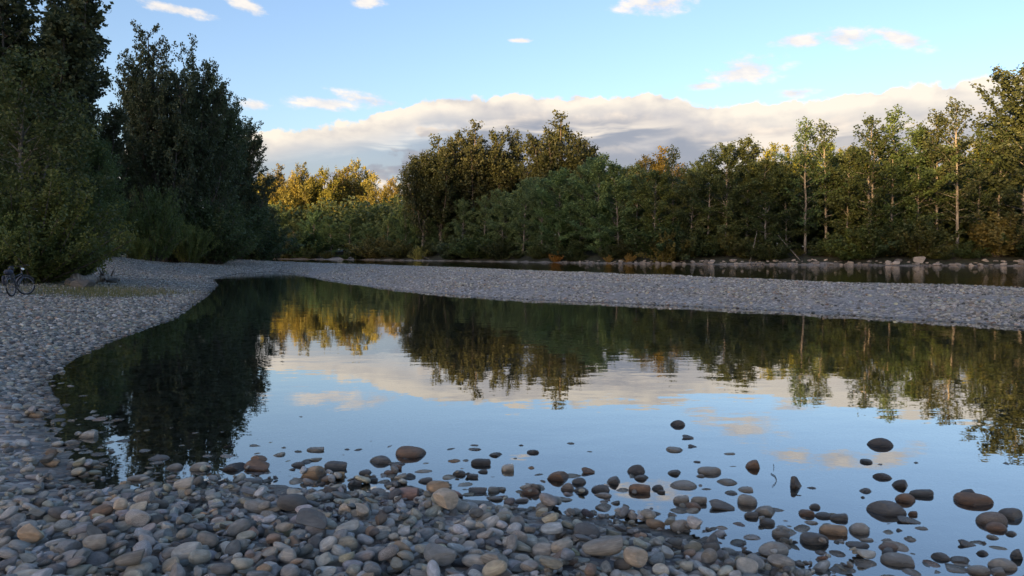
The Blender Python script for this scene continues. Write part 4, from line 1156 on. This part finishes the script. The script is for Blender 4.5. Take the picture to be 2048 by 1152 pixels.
# undergrowth at the foot of the far trees
pxs = np.sort(np.arange(548, 2090, 26) + rng.uniform(-14, 14, len(np.arange(548, 2090, 26))))
for i, px in enumerate(pxs):
    D = bank_D(px) + rng.uniform(3.0, 5.0); x, y = at(px, D)
    h = (1.0 + 5.5 * rng.random() ** 1.6) * (1.2 if px < 1000 else 1.0)
    tint = jit((.62, .68, .50) if rng.random() < .7 else (.95, .78, .5), .16)
    nm = 'green undergrowth shrub on the far bank, %s from left' % nth(i + 1)
    plant(rng.choice(['shrubA', 'shrubB', 'shrubC']), 'shrub', x, y, h, nm, 'shrub', 'shrubs along the far bank', tint, 1.25, parts=('stems', 'foliage'))
for px, h, tint, lab in ((1112, 2.0, (3.6, 1.5, .7), 'shrub tinted like low orange sun at the far waterline below the single cottonwood'), (1218, 1.3, (3.0, 1.6, .9), 'small shrub tinted sun orange right of the first one at the far waterline'),  # the orange ones carry patches of low sun in their leaf tint
                         (1258, 1.6, (3.0, 1.6, .9), 'shrub tinted sun orange where the pale rocks begin'), (1330, 5.0, (1.5, 1.05, .6), 'tall brownish shrub at the foot of the far alders'),
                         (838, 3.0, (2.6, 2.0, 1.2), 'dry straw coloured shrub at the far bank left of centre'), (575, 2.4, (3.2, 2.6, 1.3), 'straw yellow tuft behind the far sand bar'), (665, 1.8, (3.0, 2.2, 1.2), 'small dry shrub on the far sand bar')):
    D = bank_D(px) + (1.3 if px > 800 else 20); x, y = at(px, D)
    plant('shrubB', 'dry_and_sun_tinted_shrub', x, y, h, lab, 'shrub', 'dry shrubs of the far bank', tint, .85 if h < 5 else .9, parts=('stems', 'foliage'))

# the wood behind, which reads as one mass
n = 100000
pxs = rng.uniform(470, 2250, n); D = np.array([bank_D(p) for p in pxs]) + 16 + 46 * rng.random(n)
wx, wy = (pxs - 1024) / F * D, D
zt = 2.5 + (13.0 + 3.0 * wob(wx, wy, 14, 3)) * rng.random(n) ** 0.8
wood2 = link('far_wood', leaves('far_wood', np.stack([wx, wy, zt], 1), 0.85, M_ALDER, np.random.default_rng(5), .3, 1.2, None)); wood2.color = (.55, .62, .5, 1)
tag(wood2, 'dim green wood massed behind the trees of the far bank', 'wood', kind='stuff')
n = 26000
wx = rng.uniform(-130, -40, n); wy = rng.uniform(15, 150, n); kk = (wx < -0.62 * wy - 6) | (wx < -46 - 0.12 * (wy - 60)); wx, wy = wx[kk], wy[kk]
zt = 1.0 + (13 + 3 * wob(wx, wy, 14, 3)) * rng.random(len(wx)) ** .9
wood3 = link('bank_wood', leaves('bank_wood', np.stack([wx, wy, zt], 1), 0.55, M_COTTON, np.random.default_rng(6), .3, 1.2, None)); wood3.color = (.6, .62, .55, 1)
tag(wood3, 'dark wood massed behind the trees of the left bank', 'wood', kind='stuff')

# ------------------------------------------------------------------ far bank rocks
M_ROCK = stone_mat('bank_rock', 'object')
ROCK = [mesh('bank_rock', *stone_shape(700 + i, 2, 5, .12), False, [M_ROCK]) for i in range(6)]
rocks = []
px = 1130.0
while px < 2075:
    D = bank_D(px); w = rng.uniform(.5, 1.3) * (1.0 if px > 1240 else .6)
    for row in range(2):
        dd_ = D + 0.5 + row * rng.uniform(.9, 1.7); X, Y = at(px + rng.uniform(-6, 6), dd_)
        ww = w * rng.uniform(.55, 1.0) * (1 if row == 0 else .85)
        rocks.append((px, X, Y, ww, row))
    px += w * F / D * rng.uniform(.95, 1.5)
rocks.append((1838, *at(1838, bank_D(1838) + 1.8), 1.5, 2))
rocks.sort(key=lambda e: e[0])
cnt = {0: 0, 1: 0, 2: 0}
for (px, X, Y, w, row) in rocks:
    cnt[row] += 1
    z = float(ground_z(np.array([X]), np.array([Y]))[0])
    hh = w * rng.uniform(.16, .36) * (1.35 if row == 2 else 1)
    o = link('bank_rock', ROCK[int(rng.integers(0, 6))], None, (X, Y, max(z, 0) + hh * .45), (rng.normal(0, .15), rng.normal(0, .15), rng.uniform(-.5, .5)), (w * .62, w * .5, hh))
    k = rng.uniform(.35, 1.05); o.color = (.46 * k, .39 * k, .32 * k, .0)
    lab = ('pale rock at the far waterline, %s from left in the lower row' % nth(cnt[0]) if row == 0 else 'pale rock on the far bank, %s from left in the upper row' % nth(cnt[1])) if row < 2 else 'biggest pale boulder of the far bank, standing above the others'
    tag(o, lab, 'rock', 'pale rocks along the far waterline')
print('rocks', len(rocks))

# ------------------------------------------------------------------ driftwood and boulders on the left bank
M_WOOD = bark_mat('weathered_wood', (0.10, 0.085, 0.07), (0.30, 0.27, 0.23), 3.0)
def log(name, p0, p1, r0, r1, label, stubs=0, mat=None):
    mb = MB(); t = np.linspace(0, 1, 9)[:, None]; p0, p1 = np.array(p0), np.array(p1)
    pts = p0 + (p1 - p0) * t + np.concatenate([rng.normal(0, .12 * r0 + .01, (9, 3))], 0)
    mb.tube(pts, np.linspace(r0, r1, 9) * rng.uniform(.88, 1.12, 9), 9)
    for k in range(stubs):
        i = int(rng.integers(2, 7)); d = unit(rng.normal(0, 1, 3) + np.array([0, 0, .8]))
        mb.tube([pts[i], pts[i] + d * r0 * 2.5, pts[i] + d * r0 * 4], [r0 * .3, r0 * .22, r0 * .08], 5)
    o = link(name, mb.mesh(name, mat or M_WOOD)); return tag(o, label, 'log')
def gp(px, D, dz=0.0):
    x, y = at(px, D); return np.array([x, y, float(ground_z(np.array([x]), np.array([y]))[0]) + dz])
log('driftwood_log', gp(150, 33, .22), gp(192, 34.5, .18), .26, .20, 'thick dark driftwood log at the foot of the left thicket', 2)
log('driftwood_log', gp(200, 37, .20), gp(236, 38.5, .14), .16, .10, 'pale broken driftwood log at the edge of the gravel path', 3)
log('driftwood_log', gp(203, 38.5, .30), gp(214, 36.4, .10), .09, .05, 'short stub of driftwood leaning on the pale log', 0)
for px, D, w, lab in ((165, 31.5, .8, 'dark boulder below the thicket beside the driftwood'), (145, 32.5, .6, 'smaller dark boulder left of the driftwood'), (226, 36.5, .5, 'grey boulder at the end of the pale log')):
    g = gp(px, D, .12); o = link('bank_boulder', ROCK[int(rng.integers(0, 6))], None, g, (.1, .1, rng.uniform(0, 3)), (w * .6, w * .5, w * .35)); o.color = (.12, .115, .105, 0)
    tag(o, lab, 'boulder', 'boulders by the driftwood')
# far bank sticks
for px, h, lean, lab in ((1500, 5.0, 1.2, 'pale dead stem leaning over the far rocks'), (1600, 4.0, -3.5, 'fallen pale branch slanting through the far undergrowth'), (905, 1.2, 3.2, 'bare driftwood stick on the far bank left of centre'), (860, 1.0, -2.5, 'thin driftwood stick by the dry straw shrub')):
    D = bank_D(px) + 2.4; x, y = at(px, D); z = float(ground_z(np.array([x]), np.array([y]))[0])
    log('dead_branch', (x, y, z), (x + lean, y + .4, z + h), .09, .03, lab, 3)

# twigs in the shallows
M_TWIG = plain_mat('wet_twig', (.035, .025, .018), .5)
def twig(pix, r, label):
    mb = MB(); pts = [P(a, b, 0.0) + np.array([0, 0, .006]) for i, (a, b) in enumerate(pix)]
    mb.tube(pts, np.linspace(r, r * .5, len(pts)), 5); return tag(link('twig', mb.mesh('twig', M_TWIG)), label, 'twig')
twig([(1542, 948), (1550, 953), (1553, 960), (1551, 967), (1544, 974)], .004, 'thin curved twig floating alone in the blue shallows')
twig([(1547, 930), (1548, 935), (1547, 941)], .003, 'tiny upright twig tip above the curved twig')
twig([(448, 895), (458, 893), (464, 889), (468, 891)], .006, 'small forked twig in the pool beside the left tree reflection')

# grass along the bank behind the bicycle
n = 9000
gx_, gy_ = rng.normal(bike0[0] + 1.6, 2.6, n), rng.normal(bike0[1] + 3.0, 2.6, n)
e_ = (gx_ - bike0[0]) * 0.55 + (gy_ - bike0[1]) * 0.83
ok_ = (e_ > 0.5) & (rng.random(n) < np.clip(e_ / 2.5, 0, 1)) & (gx_ < -0.42 * gy_ + 1) & (gx_ < bike0[0] + 3.0)
gx_, gy_ = gx_[ok_], gy_[ok_]; n = len(gx_); gz_ = ground_z(gx_, gy_)
th = rng.uniform(0, 6.283, n); hh = rng.uniform(.06, .22, n); lean = rng.uniform(.1, .6, n)
b0 = np.stack([gx_, gy_, gz_], 1); dv = np.stack([np.cos(th), np.sin(th), 0 * th], 1); wv_ = np.stack([-np.sin(th), np.cos(th), 0 * th], 1) * .010
tip = b0 + dv * (hh * lean)[:, None]; tip[:, 2] += hh
V = np.stack([b0 - wv_, b0 + wv_, tip], 1).reshape(-1, 3)
grass = link('grass', mesh('grass', V, np.arange(n * 3).reshape(-1, 3), False, [M_GRASS], {'leafvar': ('FACE', rng.random(n))})); grass.color = (1.3, 1.2, 1, 1)
tag(grass, 'thin green grass along the foot of the left thicket', 'grass', kind='stuff')

# ------------------------------------------------------------------ bicycle parked at the left thicket
M_TYRE = plain_mat('bicycle_tyre', (.018, .018, .018), .8)
M_RIM = plain_mat('bicycle_rim', (.22, .22, .23), .35, .8)
M_FRAME = plain_mat('bicycle_frame_paint', (.030, .034, .045), .35)
M_BLACK = plain_mat('black_rubber', (.015, .015, .016), .6)
M_GREY = plain_mat('grey_plastic', (.12, .12, .13), .5)
M_BAG = plain_mat('dark_bag_cloth', (.030, .036, .055), .85)
M_LAMP = plain_mat('lamp_glass', (.75, .75, .72), .2)
def ring(mb, c, rad, thick, axis_y=True, n=36, s=8):
    th = np.linspace(0, 2 * math.pi, n, endpoint=False)
    mb.tube(np.stack([c[0] + rad * np.cos(th), np.full(n, c[1]), c[2] + rad * np.sin(th)], 1), thick, s, closed=True)
def lump(mb, c, s, seed):
    v, f = stone_shape(seed, 2, 0, .10); mb.add(np.array(c) + v * np.array(s), t=f)
def bicycle():
    """x runs forward; the rear axle is over the origin"""
    R0, WB = .345, 1.06
    e = link('bicycle', None)
    def part(nm, mb, mat, parent=e, **kw): return link(nm, mb.mesh(nm, mat), parent, **kw)
    def wheel(x, steer, nm):
        h = link(nm, None, e, (x, 0, R0), (0, 0, steer))
        mb = MB(); ring(mb, (0, 0, 0), R0 - .026, .026); part('tyre', mb, M_TYRE, h)
        mb = MB(); ring(mb, (0, 0, 0), R0 - .062, .014); part('rim', mb, M_RIM, h)
        mb = MB(); mb.tube([(0, -.05, 0), (0, .05, 0)], .025, 8)
        for k in range(18):
            a = k * 6.283 / 18; mb.tube([(0, .03 * (-1) ** k, 0), ((R0 - .065) * math.cos(a), 0, (R0 - .065) * math.sin(a))], .0022, 4, cap=False)
        part('spokes', mb, M_RIM, h)
        mb = MB(); a = np.linspace(-.3, 2.5, 16) if nm == 'rear_wheel' else np.linspace(.5, 3.0, 16)
        rr = R0 + .022
        for oy in (-.022, 0, .022): mb.tube(np.stack([rr * np.cos(a), np.full(16, oy), rr * np.sin(a)], 1), .009, 5)
        part('mudguard', mb, M_GREY, h)
        return h
    wheel(0, 0, 'rear_wheel'); wheel(WB, -.55, 'front_wheel')
    bb, seat, head_b, head_t = (.44, 0, .28), (.30, 0, .74), (.93, 0, .66), (.87, 0, .86)
    mb = MB()
    mb.tube([bb, seat], .017, 8).tube([bb, head_b], .022, 8).tube([(.32, 0, .66), (.89, 0, .78)], .018, 8).tube([head_b, head_t], .022, 8)
    for oy in (-.055, .055):
        mb.tube([(0, oy, R0), (.40, oy * .6, .28)], .010, 6).tube([(0, oy, R0), (.30, oy * .4, .70)], .009, 6)
    part('frame', mb, M_FRAME)
    mb = MB()
    for oy in (-.055, .055): mb.tube([(WB, oy, R0), (.97, oy, .60), (.935, oy * .4, .65)], .012, 6)
    part('fork', mb, M_FRAME)
    mb = MB(); mb.tube([seat, (.27, 0, .92)], .014, 8); part('seat_post', mb, M_RIM)
    mb = MB(); mb.tube([(.10, 0, .96), (.16, 0, .965), (.25, 0, .955), (.34, 0, .95), (.40, 0, .945)], [.05, .085, .07, .035, .02], 10); sd = part('saddle', mb, M_BLACK)
    mb = MB(); mb.tube([head_t, (.84, 0, .99), (.90, 0, 1.03)], .014, 8); part('stem', mb, M_BLACK)
    hb = MB(); hb.tube([(.72, -.31, 1.04), (.84, -.22, 1.06), (.90, 0, 1.03), (.84, .22, 1.06), (.72, .31, 1.04)], .012, 8); hbar = part('handlebar', hb, M_BLACK)
    for sgn in (-1, 1):
        mb = MB(); mb.tube([(.72, .31 * sgn, 1.04), (.79, .265 * sgn, 1.052)], .019, 8); part('grip', mb, M_BLACK, hbar)
        mb = MB(); mb.tube([(.83, .235 * sgn, 1.05), (.86, .30 * sgn, 1.03)], .007, 5); part('brake_lever', mb, M_RIM, hbar)
    mb = MB()
    for oy in (-.06, .06): mb.tube([(-.22, oy, .735), (.24, oy, .74)], .007, 5).tube([(-.12, oy, .735), (0, oy, R0)], .006, 5)
    for xx in (-.20, -.05, .12): mb.tube([(xx, -.06, .737), (xx, .06, .737)], .006, 5)
    part('rack', mb, M_RIM)
    mb = MB(); lump(mb, (-.02, .0, .84), (.20, .12, .10), 901); bag = part('bag', mb, M_BAG)
    mb = MB(); mb.tube([(-.1, -.12, .83), (-.1, -.06, .94), (-.1, .06, .94), (-.1, .12, .83)], .008, 5); part('strap', mb, M_BLACK, bag)
    mb = MB(); lump(mb, (-.02, .15, .58), (.15, .06, .17), 902); part('pannier', mb, M_BAG)
    mb = MB(); lump(mb, (.97, 0, .93), (.07, .05, .045), 903); part('headlight', mb, M_LAMP)
    mb = MB(); ring(mb, (.44, -.06, .28), .085, .006, s=5); cr = part('chainring', mb, M_RIM)
    for sgn in (-1, 1):
        mb = MB(); mb.tube([(.44, .075 * sgn, .28), (.44 + .14 * sgn, .085 * sgn, .28 - .09 * sgn)], .010, 6)
        mb.tube([(.41 + .14 * sgn, .13 * sgn, .28 - .09 * sgn), (.47 + .14 * sgn, .13 * sgn, .28 - .09 * sgn)], .014, 6); part('pedal', mb, M_BLACK)
    mb = MB(); mb.tube([(.36, .05, .28), (.28, .24, .0)], .009, 6); part('kickstand', mb, M_RIM)
    return e
bk = bicycle()
p = P(24, 594, .4); 
for _ in range(5): p = P(24, 594, float(ground_z(np.array([p[0]]), np.array([p[1]]))[0]))
bk.location = (p[0], p[1], p[2] + .01)
bk.rotation_euler = (math.radians(-5), 0, math.radians(100))
bk.rotation_mode = 'XYZ'
tag(bk, 'dark bicycle with bags parked on its stand beside the left thicket', 'bicycle')
